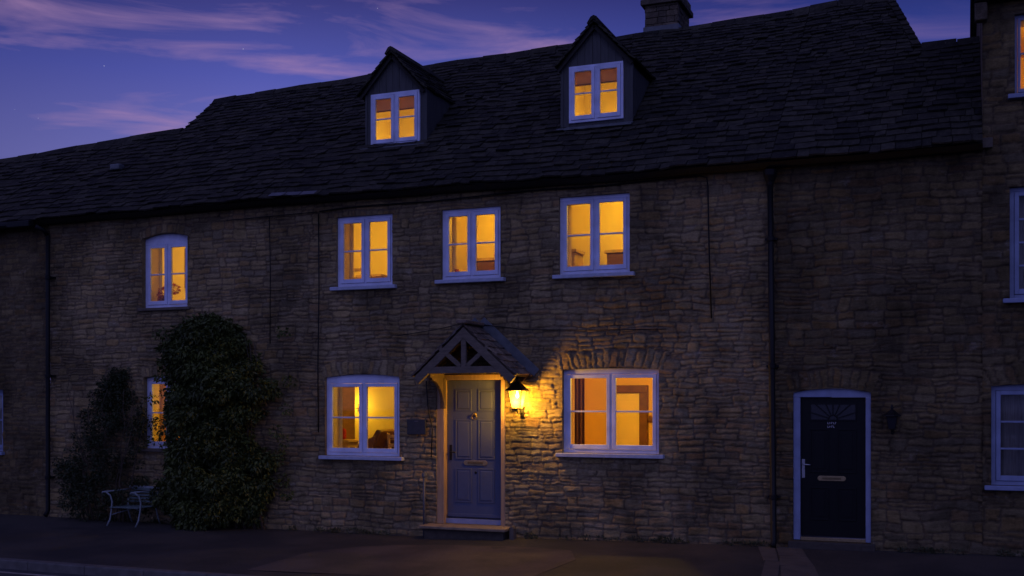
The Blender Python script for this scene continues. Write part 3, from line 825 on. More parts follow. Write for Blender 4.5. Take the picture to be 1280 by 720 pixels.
# ---- chimney
cx0, cx1, cy0, cy1 = -4.84, -4.30, 3.50, 4.30
ch = MB()
def coursed(bx0, bx1, by0, by1, z0, z1, seed, mb):
    rs = random.Random(seed); z = z0; cols = []
    while z < z1-.02:
        h = rs.uniform(.07, .11); h = min(h, z1-z)
        for (p, q, ax) in (((bx0, by0), (bx1, by0), 0), ((bx1, by0), (bx1, by1), 1), ((bx0, by1), (bx1, by1), 0), ((bx0, by0), (bx0, by1), 1)):
            L_ = (bx1-bx0) if ax == 0 else (by1-by0); u = 0
            while u < L_-.01:
                w_ = min(rs.uniform(.12, .26), L_-u); pr = rs.uniform(.004, .016); g = .004
                if ax == 0:
                    y = p[1]; s = -1 if y == by0 else 1
                    mb.box(bx0+u+g, bx0+u+w_-g, min(y+s*pr, y-s*.05), max(y+s*pr, y-s*.05), z+g, z+h-g)
                else:
                    x = p[0]; s = -1 if x == bx0 else 1
                    mb.box(min(x+s*pr, x-s*.05), max(x+s*pr, x-s*.05), by0+u+g, by0+u+w_-g, z+g, z+h-g)
                cols += [(rs.random(), rs.random(), 0, 1)]*8; u += w_
        z += h
    mb.box(bx0+.01, bx1-.01, by0+.01, by1-.01, z0, z1); cols += [(.3, .3, 1, 1)]*8
    return cols
cols = coursed(cx0, cx1, cy0, cy1, 7.6, 8.50, 4, ch)
chm = ch.build('chimney', M_ASHLAR, None, .004); attr(chm.data, 'stone', cols); rel(chm, cot)
o = MB().box(cx0-.07, cx1+.07, cy0-.07, cy1+.07, 8.46, 8.55).box(cx0-.035, cx1+.035, cy0-.035, cy1+.035, 8.55, 8.68).build('chimney_cap', M_ASHLAR, chm, .01); attr(o.data, 'stone', np.tile([.9, .2, 0, 1], (len(o.data.vertices), 1)))
MB().box(cx0-.03, cx1+.03, cy0-.035, cy1+.03, 7.6, 8.10).build('chimney_flashing', M_LEAD, chm, .005)
MB().lathe(((cx0+cx1)/2, 3.9, 8.68), [(.13, 0), (.12, .05), (.105, .35), (.125, .36), (.12, .42), (.09, .42), (.085, .3)], 16).build('chimney_pot', M_CHPOT, chm, 0, True)

# ---- windows of the cottage
def win(w_, label, **k):
    o = window(None, w_[0], w_[1], w_[2], w_[3], w_[4], label=label, **k); rel(o, cot); return o
win(W1, 'arched first floor window above the climbing shrub, flowers inside', sill='stone', head=.10)
win(W2, 'first floor window over the ground floor left window', y=.03)
win(W3, 'first floor window above the porch', y=.03)
win(W4, 'first floor window above and left of the cable drop', y=.03)
win(G0, 'ground floor window half hidden by the climbing shrub', sill='stone')
win(G1, 'wide ground floor window left of the front door', y=.03, head=.09)
win(G2, 'wide ground floor window right of the wall lantern', y=.05, head=.06)

# ---- rooms (real rooms behind the glass)
def rm(*a, **k): return rel(room(None, *a, **k), cot)
_ch = []
def rmx(x0, x1, z0, z1, y1, W, m=None):
    before = set(bpy.data.objects)
    room(None, x0, x1, z0, z1, y1, (W[0]+.02, W[1]+.02, W[2]-.02, W[3]-.02), m)
    for o in set(bpy.data.objects)-before: rel(o, cot)
rmx(-14.05, -10.8, 3.05, 5.05, 2.8, W1)
rmx(-10.7, -7.56, 3.05, 5.05, 2.6, W2)
rmx(-7.50, -5.65, 3.05, 5.05, 1.62, W3)
rmx(-5.55, -3.6, 3.05, 5.05, 1.65, W4)
rmx(-14.05, -10.8, .1, 2.55, 2.8, G0, M_OPLAST)
rmx(-10.4, -7.2, .45, 2.50, 2.9, G1)
rmx(-5.75, -3.0, .1, 2.50, 2.7, G2, M_OPLAST)
pendant(-12.35, 1.5, 4.93, 62, 5.05, 'cream ceiling lamp in the room behind the arched upper window', (1, .64, .06))
pendant(-9.0, 1.0, 4.93, 46, 5.05, 'cream ceiling lamp in the room behind the upper window over the sofa room')
pendant(-6.5, .85, 4.93, 20, 5.05, 'cream ceiling lamp in the room above the porch', (1, .57, .03))
pendant(-4.5, .85, 4.93, 22, 5.05, 'cream ceiling lamp in the upper room right of the porch')
pendant(-11.5, 1.3, 2.42, 28, 2.55, 'cream ceiling lamp in the room behind the climbing shrub')
pendant(-8.3, 1.5, 2.38, 26, 2.50, 'cream ceiling lamp in the ground floor room with the armchair')
t = thing('wall_lamp', 'small wall lamp behind the middle bar of the left ground floor window', 'lamp', None, (-9.6, 2.8, 1.8))
rel(MB().box(-9.93, -9.87, 2.86, 2.90, 1.72, 1.86).tube([(-9.90, 2.87, 1.78), (-9.90, 2.74, 1.78)], .008, 6).build('bracket', M_BRASS), t)
rel(room_light(-9.90, 2.66, 1.84, 9, rad=.04), t)
pendant(-4.3, 1.0, 2.42, 60, 2.50, 'cream ceiling lamp in the hallway with the panelled door', (1, .60, .045))

# ---- front door
dr = MB(); lx0, lx1, lz0, lz1 = -6.862, -5.992, .245, 2.205; ly = .10
dr.box(lx0, lx1, ly, ly+.045, lz0, lz1)
door = dr.build('front_door', M_NAVY, None, .003); rel(door, cot)
pw = (lx1-lx0)
cols_ = [(lx0+.13, lx0+.13+.255), (lx1-.13-.255, lx1-.13)]
for (za, zb) in ((lz0+.21, lz0+.70), (lz0+.83, lz0+1.40), (lz0+1.52, lz0+1.83)):
    for (xa, xb) in cols_:
        p = MB(); m_ = .022; y = ly
        # moulded rim and raised field
        for (a, b_, c, d_) in ((xa, xb, za, za+m_), (xa, xb, zb-m_, zb), (xa, xa+m_, za+m_, zb-m_), (xb-m_, xb, za+m_, zb-m_)): p.box(a, b_, y-.010, y+.004, c, d_)
        f0, f1, f2, f3 = xa+.045, xb-.045, za+.045, zb-.045
        p.add([(xa+m_, y-.001, za+m_), (xb-m_, y-.001, za+m_), (xb-m_, y-.001, zb-m_), (xa+m_, y-.001, zb-m_), (f0, y-.009, f2), (f1, y-.009, f2), (f1, y-.009, f3), (f0, y-.009, f3)],
              [(4,5,6,7),(0,1,5,4),(1,2,6,5),(2,3,7,6),(3,0,4,7)])
        p.build('door_panel', M_NAVY, door, .003)
fm = MB(); fx0, fz0, fx1, fz1 = D1[0], D1[1], D1[2], D1[3]
fm.box(fx0, lx0-.006, .0, .12, fz0, fz1-.075).box(lx1+.006, fx1, .0, .12, fz0, fz1-.075).box(fx0, fx1, -.001, .121, fz1-.075, fz1)
fm.box(lx0-.03, lx0-.004, .05, .15, fz0, fz1-.075).box(lx1+.004, lx1+.03, .05, .15, fz0, fz1-.075)
fm.build('door_frame', M_FRAME, door, .005)
MB().box(lx0-.004, lx1+.004, .06, .15, fz0+.003, lz0-.022).build('threshold', M_PAINT2, door, .004)
MB().box(lx0+.01, lx1-.01, ly-.022, ly-.001, lz0+.005, lz0+.05).build('weather_bar', M_NAVY, door, .004)
M_OLDBR = mat('dull_brass', (.16, .12, .06), .5, .2, 30, metal=.7)
def letter_plate(x, z, y, m, parent, w_=.36, h=.075):
    n = 18; poly = []
    for i in range(n):
        a = 2*math.pi*i/n; c, s = math.cos(a), math.sin(a)
        poly.append((x + (w_/2-h/2)*(1 if c > 0 else -1)*(abs(c) > 1e-6) + h/2*c*1.1, z+h/2*s))
    MB().prism(poly, y-.012, y).build('letter_plate', m, parent, .004)
    MB().box(x-w_*.33, x+w_*.33, y-.018, y-.0125, z-h*.2, z+h*.2).build('letter_flap', M_OLDBR, parent, .002)
letter_plate(-6.415, 1.025, ly, M_BRASS, door)
kn = MB().lathe((0, 0, 0), [(.03, 0), (.032, .006), (.018, .014), (.012, .03)], 16)
o = kn.build('door_knocker', M_BRASS, door, 0, True); o.rotation_euler = (R(90), 0, 0); o.location = (-6.427, ly, 1.715)
ring = MB().tube([(-6.427+.038*math.sin(a), ly-.022-.006*math.cos(a), 1.685+.038*math.cos(a)) for a in [2*math.pi*i/16 for i in range(17)]], .006, 8).build('knocker_ring', M_BRASS, door, 0, True)
o = MB().lathe((0, 0, 0), [(.018, 0), (.018, .006), (.006, .008)], 12).build('keyhole_cover', M_BLACK, door); o.rotation_euler = (R(90), 0, 0); o.location = (-6.412, ly, .885)
h_ = MB().box(-6.825, -6.785, ly-.010, ly-.0005, 1.06, 1.28).build('handle_plate', M_BLACK, door, .003)
MB().tube([(-6.805, ly-.01, 1.18), (-6.805, ly-.05, 1.18), (-6.79, ly-.055, 1.18), (-6.71, ly-.055, 1.172)], .009, 8).build('door_handle', M_BLACK, door, 0, True)
# step
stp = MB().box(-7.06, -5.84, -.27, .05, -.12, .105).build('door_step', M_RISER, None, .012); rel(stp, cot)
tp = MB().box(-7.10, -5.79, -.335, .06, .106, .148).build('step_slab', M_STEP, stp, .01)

# ---- porch canopy on brackets
px, pz, hw, ze_ = -6.30, 2.955, .76, 2.27; yF = -.56
T = MB(); cols = []; rs = random.Random(5)
ln = math.hypot(hw, pz-ze_); ux, uz = hw/ln, (pz-ze_)/ln
for side in (-1, 1):
    rows = 7
    for r_ in range(rows):
        s0 = ln*r_/rows; s1 = ln*(r_+1)/rows+(.045 if r_ < rows-1 else .03)
        y = yF-.03
        while y < -.005:
            y2 = min(y+rs.uniform(.09, .2), -.005)
            if -.005-y2 < .04: y2 = -.005
            j = rs.uniform(-.014, .014); lf = rs.uniform(.026, .042)
            Q = lambda s, n, yy: (px+side*(ux*s+uz*n), yy, pz-uz*s+ux*n)
            vs = [Q(s1+j, lf, y+.003), Q(s1+j, lf, y2-.003), Q(s0, .012, y2-.003), Q(s0, .012, y+.003), Q(s1+j, lf-.024, y+.003), Q(s1+j, lf-.024, y2-.003), Q(s0, -.006, y2-.003), Q(s0, -.006, y+.003)]
            T.add(vs, [(0,1,2,3),(4,7,6,5),(0,4,5,1),(1,5,6,2),(2,6,7,3),(3,7,4,0)]); cols += [(rs.random(), 0, 0, 1)]*8; y = y2
can = T.build('porch_canopy', M_PTILE, None); attr(can.data, 'tile', cols); rel(can, cot)
for side in (-1, 1):
    Q = lambda s, n, yy: (px+side*(ux*s+uz*n), yy, pz-uz*s+ux*n)
    d = MB(); d.add([Q(0, -.012, yF+.01), Q(ln, -.012, yF+.01), Q(ln, -.012, -.0), Q(0, -.012, 0), Q(0.03, -.035, yF+.01), Q(ln, -.035, yF+.01), Q(ln, -.035, -.0), Q(.03, -.035, 0)], [(0,1,2,3),(4,7,6,5),(0,4,5,1),(1,5,6,2),(2,6,7,3),(3,7,4,0)])
    d.build('canopy_board', M_TIMB, can)
    MB().bar(Q(.02, -.085, yF-.002*side), Q(ln+.03, -.085, yF-.002*side), .11, .055).build('rafter', M_GTIMB, can, .006)
    MB().bar(Q(.03, -.085, -.06), Q(ln, -.085, -.06), .09, .05).build('rafter', M_TIMB, can, .006)
    # lead flashing stepping up the wall
    MB().bar(Q(-.04, .085, -.022), Q(ln+.06, .085, -.022), .13, .02).build('flashing', M_LEAD, can, .004)
    # strut of the truss
    MB().bar((px+side*.05, yF-.001, 2.385), (px+side*.36, yF-.001, 2.64), .06, .045).build('strut', M_GTIMB, can, .005)
    # wall bracket: plate, curved brace and arm
    bx = px+side*.56
    MB().box(bx-.035, bx+.035, -.075, -.012, 1.80, 2.24).build('bracket_post', M_TIMB, can, .006)
    MB().box(bx-.036, bx+.036, yF+.03, -.08, 2.235, 2.30).build('bracket_arm', M_TIMB, can, .006)
    pts = [(bx, -.07-.36*(1-math.cos(a)), 1.80+.40*math.sin(a)) for a in [R(90)*i/8 for i in range(9)]]
    br = MB(); pl_ = [(-.03, 1.80)] + [(p[1], p[2]) for p in pts[1:]] + [(-.46, 2.236), (-.03, 2.236)]; k_ = len(pl_)
    br.add([(bx-.022, a, b_) for a, b_ in pl_]+[(bx+.022, a, b_) for a, b_ in pl_], [tuple(range(k_)), tuple(reversed(range(k_, 2*k_)))]+[(i, i+k_, (i+1) % k_+k_, (i+1) % k_) for i in range(k_)])
    br.build('brace', M_TIMB, can)
MB().bar((px-.60, yF+.004, 2.335), (px+.60, yF+.004, 2.335), .095, .054).build('tie_beam', M_GTIMB, can, .006)
MB().bar((px, yF+.006, 2.36), (px, yF+.006, 2.90), .075, .05).build('king_post', M_GTIMB, can, .006)
sf = MB()
for i in range(5): sf.box(px-.62, px+.62, -.505+i*.098, -.505+i*.098+.093, 2.305, 2.322)
sf.build('light_stop_boards', M_TIMB, can)  # boards added to keep lantern light out of the truss
MB().bar((px, yF-.10, pz+.035), (px, -.01, pz+.035), .16, .05, (0, 0, 1)).build('ridge_cap', M_PTILE, can, .015)

# ---- left cottage
lc = thing('cottage', 'stone cottage at the left edge beyond the left downpipe, window unlit', 'cottage', 'terraced stone houses along the street', (-16.6, 0, 0))
L1 = (-16.15, 1.04, -15.23, 2.11, 0); L2 = (-17.6, 3.4, -16.7, 4.4, 0)
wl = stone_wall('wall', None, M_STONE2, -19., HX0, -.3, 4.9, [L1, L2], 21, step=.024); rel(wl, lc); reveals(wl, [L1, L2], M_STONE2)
for q, lb in ((L1, 'unlit ground floor window with net curtain'), (L2, 'unlit upper window')):
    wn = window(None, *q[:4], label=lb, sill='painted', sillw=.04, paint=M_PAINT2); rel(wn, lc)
    MB().box(q[0], q[2], .14, .15, q[1], q[3]).build('net_curtain', M_NET, wn)
rf = tiles('roof', None, -19., HX0, M_TILE, 13); rel(rf, lc); roof_base(rf, -19., HX0); ridge_caps(rf, -19., HX0, 15); eaves(rf, -19, HX0)
g_ = MB().tube([(-19, -.33, 4.83), (-14.32, -.33, 4.86)], .055, 10).build('gutter', M_GUTTER, lc)
g_.parent = None; rel(g_, lc)
rel(MB().box(-14.75, -14.27, -.40, -.27, 4.80, 4.90).build('gutter_end', M_GUTTER, None, .012), lc)

# ---- right cottage
rc_ = thing('cottage', 'stone cottage with black front door, right of the long black downpipe', 'cottage', 'terraced stone houses along the street', (-1., 0, 0))
D2 = (-1.965, .14, -1.022, 2.015, .05)
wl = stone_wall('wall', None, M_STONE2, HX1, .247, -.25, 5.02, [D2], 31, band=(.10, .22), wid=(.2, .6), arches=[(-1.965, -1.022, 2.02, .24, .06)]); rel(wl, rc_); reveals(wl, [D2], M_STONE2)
rf = tiles('roof', None, HX1, .247, M_TILE, 23); rel(rf, rc_); roof_base(rf, HX1, .247); ridge_caps(rf, HX1, -1.02, 25); ridge_caps(rf, -.5, .247, 27); eaves(rf, HX1, .247); verge(rf, (-.525, srid(-.4)), (-1.0, srid(-1.02)), 3)
# door
kx0, kx1, kz0, kz1 = -1.878, -1.090, .20, 1.955; ky = .075
dd = MB().box(kx0, kx1, ky, ky+.045, kz0, kz1).build('front_door', M_DKDOOR, None, .003); rel(dd, rc_)
n = 10; xc = (D2[0]+D2[2])/2; hw2 = (D2[2]-D2[0])/2
f = MB(); f.box(D2[0], kx0-.003, .015, .12, D2[1]+.01, kz1+.0).box(kx1+.003, D2[2], .015, .12, D2[1]+.01, kz1+.0)
f.prism([(D2[0], kz1+.002), (D2[2], kz1+.002)]+[(D2[2]-(D2[2]-D2[0])*i/n, D2[3]+D2[4]*(1-((D2[2]-(D2[2]-D2[0])*i/n-xc)/hw2)**2)) for i in range(n+1)], .014, .121)
f.build('door_frame', M_PAINT2, dd, .004)
MB().box(kx0, kx1, .03, .11, .145, .185).build('threshold', M_BRASS, dd, .003)
cx_ = (kx0+kx1)/2
for (za, zb) in ((kz0+.20, kz0+.62), (kz0+.80, kz0+1.36)):
    for (xa, xb) in ((kx0+.11, kx0+.345), (kx1-.345, kx1-.11)):
        p = MB(); m_ = .02
        for (a, b_, c, d_) in ((xa, xb, za, za+m_), (xa, xb, zb-m_, zb), (xa, xa+m_, za+m_, zb-m_), (xb-m_, xb, za+m_, zb-m_)): p.box(a, b_, ky-.010, ky+.004, c, d_)
        p.box(xa+.05, xb-.05, ky-.007, ky+.002, za+.05, zb-.05)
        p.build('door_panel', M_DKDOOR, dd, .003)
# sunburst light: half ring, spokes, glass
fz = kz1-.28
M_DGL = mat('dark_glass', (.018, .019, .024), .25, .05, 3, spec=.45)
gl = MB().box(cx_-.27, cx_+.27, ky-.004, ky+.001, fz, fz+.19).build('fanlight', M_DGL, dd)
s = MB()
for a in (18, 42, 66, 90, 114, 138, 162):
    c, q = math.cos(R(a)), math.sin(R(a)); r2 = min(.27/abs(c) if abs(c) > .01 else 9, .19/q)
    s.bar((cx_+.05*c, ky-.010, fz+.05*q), (cx_+r2*c, ky-.010, fz+r2*q), .014, .010)
s.box(cx_-.285, cx_+.285, ky-.014, ky, fz-.015, fz).box(cx_-.285, cx_+.285, ky-.014, ky, fz+.19, fz+.205).box(cx_-.285, cx_-.27, ky-.0145, ky, fz, fz+.19).box(cx_+.27, cx_+.285, ky-.0145, ky, fz, fz+.19)
s.tube([(cx_+.055*math.cos(R(a)), ky-.009, fz+.055*math.sin(R(a))) for a in range(0, 181, 20)], .008, 6)
s.build('sunburst_bars', M_DKDOOR, gl)
letter_plate(-1.50, .932, ky, M_BRASS, dd, .34, .065)
# house name, two short rows of small pale capitals (too small in the photo to read)
t_ = MB(); rs = random.Random(3)
for zr, cnt in ((1.618, 5), (1.572, 4)):
    for i in range(cnt):
        xx = -1.55+i*.023; t_.box(xx, xx+.004, ky-.006, ky-.0005, zr, zr+.024)
        t_.box(xx+.0045, xx+.016, ky-.006, ky-.0005, zr+(0, .010, .020, .0, .020)[i], zr+(0, .010, .020, 0, .020)[i]+.004)
t_.build('name_lettering', M_LETTER, dd)
MB().box(-1.868, -1.828, ky-.010, ky-.0005, .93, 1.17).build('handle_plate', M_STEEL, dd, .003)
MB().tube([(-1.848, ky-.01, 1.105), (-1.848, ky-.05, 1.105), (-1.835, ky-.055, 1.105), (-1.755, ky-.055, 1.10)], .009, 8).build('door_handle', M_STEEL, dd, 0, True)
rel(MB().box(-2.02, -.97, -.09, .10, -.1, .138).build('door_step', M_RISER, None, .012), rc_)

# ---- taller house at the right edge
M_ASHLAR_ = M_STONE2
th = thing('house', 'taller stone house at the right edge with small paned windows', 'house', 'terraced stone houses along the street', (2.5, 0, 0))
R1 = (.545, 3.12, 1.55, 4.44, 0); R2 = (.344, .905, 1.75, 2.085, .03); R3 = (.60, 5.53, 1.5, 6.48, 0)
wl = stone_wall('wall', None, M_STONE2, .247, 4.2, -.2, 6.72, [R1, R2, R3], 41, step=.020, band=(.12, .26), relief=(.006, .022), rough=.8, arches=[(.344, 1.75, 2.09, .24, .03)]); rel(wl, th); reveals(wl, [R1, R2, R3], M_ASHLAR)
s_ = MB().add([(.247, -.02, -.2), (.247, 6.5, -.2), (.247, 6.5, 6.7), (.247, 3.25, 9.3), (.247, -.02, 6.7)], [(0, 1, 2, 3, 4)]).box(.25, 4.2, 6.5, 6.6, -.2, 6.7).build('side_wall', M_ASHLAR); attr(s_.data, 'stone', np.tile([.5, .4, 0, 1], (len(s_.data.vertices), 1))); rel(s_, th)
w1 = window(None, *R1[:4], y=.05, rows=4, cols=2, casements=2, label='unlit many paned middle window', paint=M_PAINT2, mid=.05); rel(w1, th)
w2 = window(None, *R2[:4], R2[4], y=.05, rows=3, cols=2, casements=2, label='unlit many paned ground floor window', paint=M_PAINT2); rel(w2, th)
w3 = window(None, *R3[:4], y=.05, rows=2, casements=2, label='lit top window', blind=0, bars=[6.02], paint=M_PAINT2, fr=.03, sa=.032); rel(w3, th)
for wn, q in ((w1, R1), (w2, R2)):
    c = MB(); n = 60
    vs = []
    for i in range(n+1):
        xx = q[0]+(q[2]-q[0])*i/n; yy = .19+.014*math.sin(i*1.7)+.008*math.sin(i*.7)
        vs += [(xx, yy, q[1]), (xx, yy, q[3])]
    c.add(vs, [(2*i, 2*i+2, 2*i+3, 2*i+1) for i in range(n)]); c.build('net_curtain', M_NET, wn, 0, True)
before = set(bpy.data.objects); room(None, .3, 3.4, 4.9, 6.75, 2.8, (R3[0]+.02, R3[1]+.02, R3[2]-.02, R3[3]-.02), M_OPLAST)
for o in set(bpy.data.objects)-before: rel(o, th)
room_light(1.3, 1.2, 6.6, 26)
ev = MB().prism([(.16, 6.70), (.16, 6.64), (4.2, 6.64), (4.2, 6.70)], -.16, .02).box(.13, 4.2, -.30, .05, 6.70, 6.78).build('eaves', M_GUTTER, None, .006); rel(ev, th)
kn_ = MB().box(.16, .30, -.14, .0, 6.42, 6.635).build('kneeler_stone', M_ASHLAR, None, .02); attr(kn_.data, 'stone', np.tile([.5, .4, 0, 1], (8, 1))); rel(kn_, th)
rr = MB().add([(.15, -.30, 6.79), (4.2, -.30, 6.79), (4.2, 3.25, 9.45), (.15, 3.25, 9.45)], [(0, 1, 2, 3)]).add([(.15, 6.8, 6.79), (4.2, 6.8, 6.79), (4.2, 3.25, 9.45), (.15, 3.25, 9.45)], [(0, 1, 2, 3)]).build('roof', M_TILE); attr(rr.data, 'tile', np.tile([.4, 0, 0, 1], (8, 1))); rel(rr, th)
rel(MB().box(.10, .36, -.06, -.02, 4.92, 5.04).build('lead_flashing', M_SSILL, None, .006), th)

# ================================================================== THINGS ON AND BEFORE THE WALLS
def pipe_clips(mb, x, y, zs):
    for z in zs: mb.box(x-.065, x+.065, y+.02, -.01, z-.02, z+.02)
def downpipe(x0, x1, top, bot, label, hopper=True, r=.038, m=M_BLACK):
    t = thing('downpipe', label, 'downpipe', 'downpipes on the house fronts', (x1, -.1, bot))
    y = -.115
    o = MB().tube([(x0, y, top), (x0+(x1-x0)*.5, y, (top+bot)/2), (x1, y, bot+.10), (x1, y-.06, bot+.02)], r, 12).build('pipe', m, None, 0, True); rel(o, t)
    for f_ in (.15, .5, .86):
        z = top+(bot-top)*f_; x = x0+(x1-x0)*f_
        c = MB().lathe((x, y, z-.03), [(r+.002, 0), (r+.010, .005), (r+.010, .055), (r+.002, .06)], 12).box(x-.075, x+.075, y+.03, -.015, z-.015, z+.015)
        rel(c.build('pipe_bracket', m), t)
    if hopper:
        h = MB().lathe((x0, y, top-.02), [(r+.004, 0), (r+.012, .04), (.085, .13), (.09, .20), (.08, .20), (.03, .1)], 14).build('hopper', m); rel(h, t)
    else:
        rel(MB().tube([(x0, y, top), (x0-.02, -.2, top+.08), (x0-.06, -.32, top+.12)], r, 10).build('swan_neck', m, None, 0, True), t)
    return t
downpipe(-2.235, -2.190, 4.66, .045, 'long black downpipe left of the black front door, with a hopper at the eaves')
downpipe(-14.13, -14.13, 4.68, -.02, 'dark downpipe at the left beside the smaller dark shrub', False, m=M_GUTTER)

def cable(name, pts, label, r=.011):
    o = MB().tube(pts, r, 6).build(name, M_BLACK, None, 0, True); return tag(o, label, 'cable', 'cables fixed to the cottage wall')
y = -.045
cable('cable', [(-9.8, y, 4.74), (-9.784, y, 3.9), (-9.79, y, 2.78)], 'short black cable hanging on the wall above the climbing shrub', .008)
cable('cable', [(-8.93, y, 4.72), (-8.92, y, 3.6), (-8.94, y, 2.4), (-8.93, y, 1.44)], 'long black cable running down left of the two left lit windows', .010)
pts = [(-8.91, y, 4.755)] + [(-8.9+i*.45, y, 4.765+.012*math.sin(i*1.1)+.0065*i) for i in range(1, 13)] + [(-3.15, y, 4.85), (-3.06, y, 4.82), (-3.045, y, 4.7), (-3.03, y, 3.9), (-3.0, y, 2.985)]
cable('cable', pts, 'black cable under the eaves that turns down the wall near the long downpipe', .010)
cable('cable', [(-10.6, y, 4.72), (-9.8, y, 4.735), (-9.3, y, 4.745), (-8.95, y, 4.75)], 'thin cable under the eaves above the climbing shrub', .007)
cable('cable', [(-7.6, y, 2.86), (-7.0, y, 2.93), (-6.5, y, 3.02), (-5.6, y, 2.90), (-4.6, y, 2.87), (-3.6, y, 2.86)], 'thin cable crossing the wall just above the porch canopy', .006)
cable('cable', [(-7.13, y, 2.2), (-7.10, y, 1.8), (-7.03, y, 1.5), (-7.05, y, 1.1)], 'cable running down beside the left jamb of the blue door', .009)
tag(MB().box(-6.96, -6.90, -.06, .0, 2.5, 2.56).build('junction_box', M_BLACK, None, .006), 'small dark junction box on the wall under the porch canopy', 'junction box') if False else None

# slate plaque
pl = thing('wall_plaque', 'small dark slate plaque on the wall between window and blue door', 'plaque', None, (-7.285, -.04, 1.535))
rel(MB().box(-7.433, -7.135, -.06, -.03, 1.426, 1.644).build('plate', M_SLATE, None, .004), pl)
rel(MB().box(-7.31, -7.25, -.064, -.0605, 1.612, 1.624).build('faint_lettering', mat('worn_letter', (.10, .10, .115), .6)), pl)

# stand pipe left of the door
sp_ = thing('standpipe', 'thin grey pipe standing against the wall left of the doorstep', 'pipe', None, (-7.15, -.09, 0))
M_PIPE = mat('grey_pipe', (.075, .08, .095), .5, .2, 20)
rel(MB().tube([(-7.14, -.09, -.04), (-7.14, -.09, .84)], .019, 10).build('pipe', M_PIPE, None, 0, True), sp_)
rel(MB().lathe((-7.14, -.09, .82), [(.021, 0), (.036, .005), (.036, .05), (.022, .06)], 12).build('pipe_cap', M_LEAD), sp_)
rel(MB().box(-7.17, -7.11, -.08, -.01, .5, .53).build('pipe_bracket', M_PIPE), sp_)
# boot stone right of the step
tag(MB().prism([(-5.775, -.03), (-5.70, -.03), (-5.705, .16), (-5.735, .19), (-5.77, .17)], -.22, -.10).build('guard_stone', M_SSILL, None, .015), 'small dark guard stone standing at the right end of the doorstep', 'stone')

# ---- lanterns
def lantern(x, yw, z, label, lit, s=1.):
    t = thing('wall_lantern', label, 'lantern', 'lanterns on the house fronts', (x, yw, z))
    yl = yw-.20*s
    P = lambda o: rel(o, t)
    hb = z; r0, r1, hg = .070*s, .118*s, .24*s                                  # tapered four sided glass body
    q = math.sqrt(.5)
    def ringp(r, zz): return [(x+r*math.cos(R(45+90*i))*1.0, yl+r*math.sin(R(45+90*i)), zz) for i in range(4)]
    A, B = ringp(r0*1.2, hb), ringp(r1*1.2, hb+hg)
    for i in range(4):
        j = (i+1) % 4
        P(MB().quad(A[i], A[j], B[j], B[i]).build('glass_pane', M_AMBER if lit else M_DGL))
        P(MB().tube([A[i], B[i]], .006*s, 6).build('glazing_rib', M_BLACK))
    A2 = ringp(r0*1.22, hb-.006); bs = MB()
    for i in range(4):
        bs.bar(A2[i], A2[(i+1) % 4], .016*s, .014*s, (0, 0, 1)); bs.bar(A2[i], (x, yl, hb-.006), .010*s, .010*s, (0, 0, 1))
    P(bs.build('base', M_BLACK))
    P(MB().lathe((x, yl, hb+hg), [(r1*1.25, -.004), (r1*1.55, 0), (r1*1.5, .012), (r1*.95, .06*s), (r1*.32, .125*s), (r1*.22, .13*s), (r1*.22, .155*s), (r1*.34, .16*s), (.004, .235*s)], 4 if lit else 6, R(45)).build('roof', M_BLACK))
    # scroll arm below
    pts = [(x, yl, hb-.01), (x, yl, hb-.04*s)]
    for a in range(180, 421, 20): pts.append((x+.004, yl+.045*s+.045*s*math.cos(R(a)), hb-.045*s+.038*s*math.sin(R(a))))
    P(MB().tube(pts, .0085*s, 8).build('arm', M_BLACK, None, 0, True))
    P(MB().tube([(x, yl+.045*s, hb-.082*s), (x, yw-.02, hb-.06*s)], .009*s, 8).build('stem', M_BLACK, None, 0, True))
    P(MB().box(x-.03*s, x+.03*s, yw-.03, yw+.03, hb-.12*s, hb+.03*s).build('wall_plate', M_BLACK, None, .006))
    if lit:
        P(MB().lathe((x, yl, hb+.135), [(.004, 0), (.018, .010), (.026, .03), (.024, .05), (.014, .075), (.012, .12)], 14).build('bulb', M_BULB, None, 0, True))
        l = bpy.data.lights.new('bulb_light', 'POINT'); l.energy = 84; l.color = (1, .56, .075); l.shadow_soft_size = .05
        o = bpy.data.objects.new('bulb_light', l); COL.objects.link(o); o.location = (x, yl, hb+.10); rel(o, t)
    return t
lantern(-5.655, .0, 1.81, 'lit black wall lantern glowing yellow right of the porch', True, 1.0)
lt = lantern(-.77, .0, 1.575, 'small unlit black wall lantern right of the black front door', False, .62)
rel(MB().box(-.81, -.73, -.10, -.01, 1.56, 1.70).build('back_box', M_BLACK, None, .01), lt)

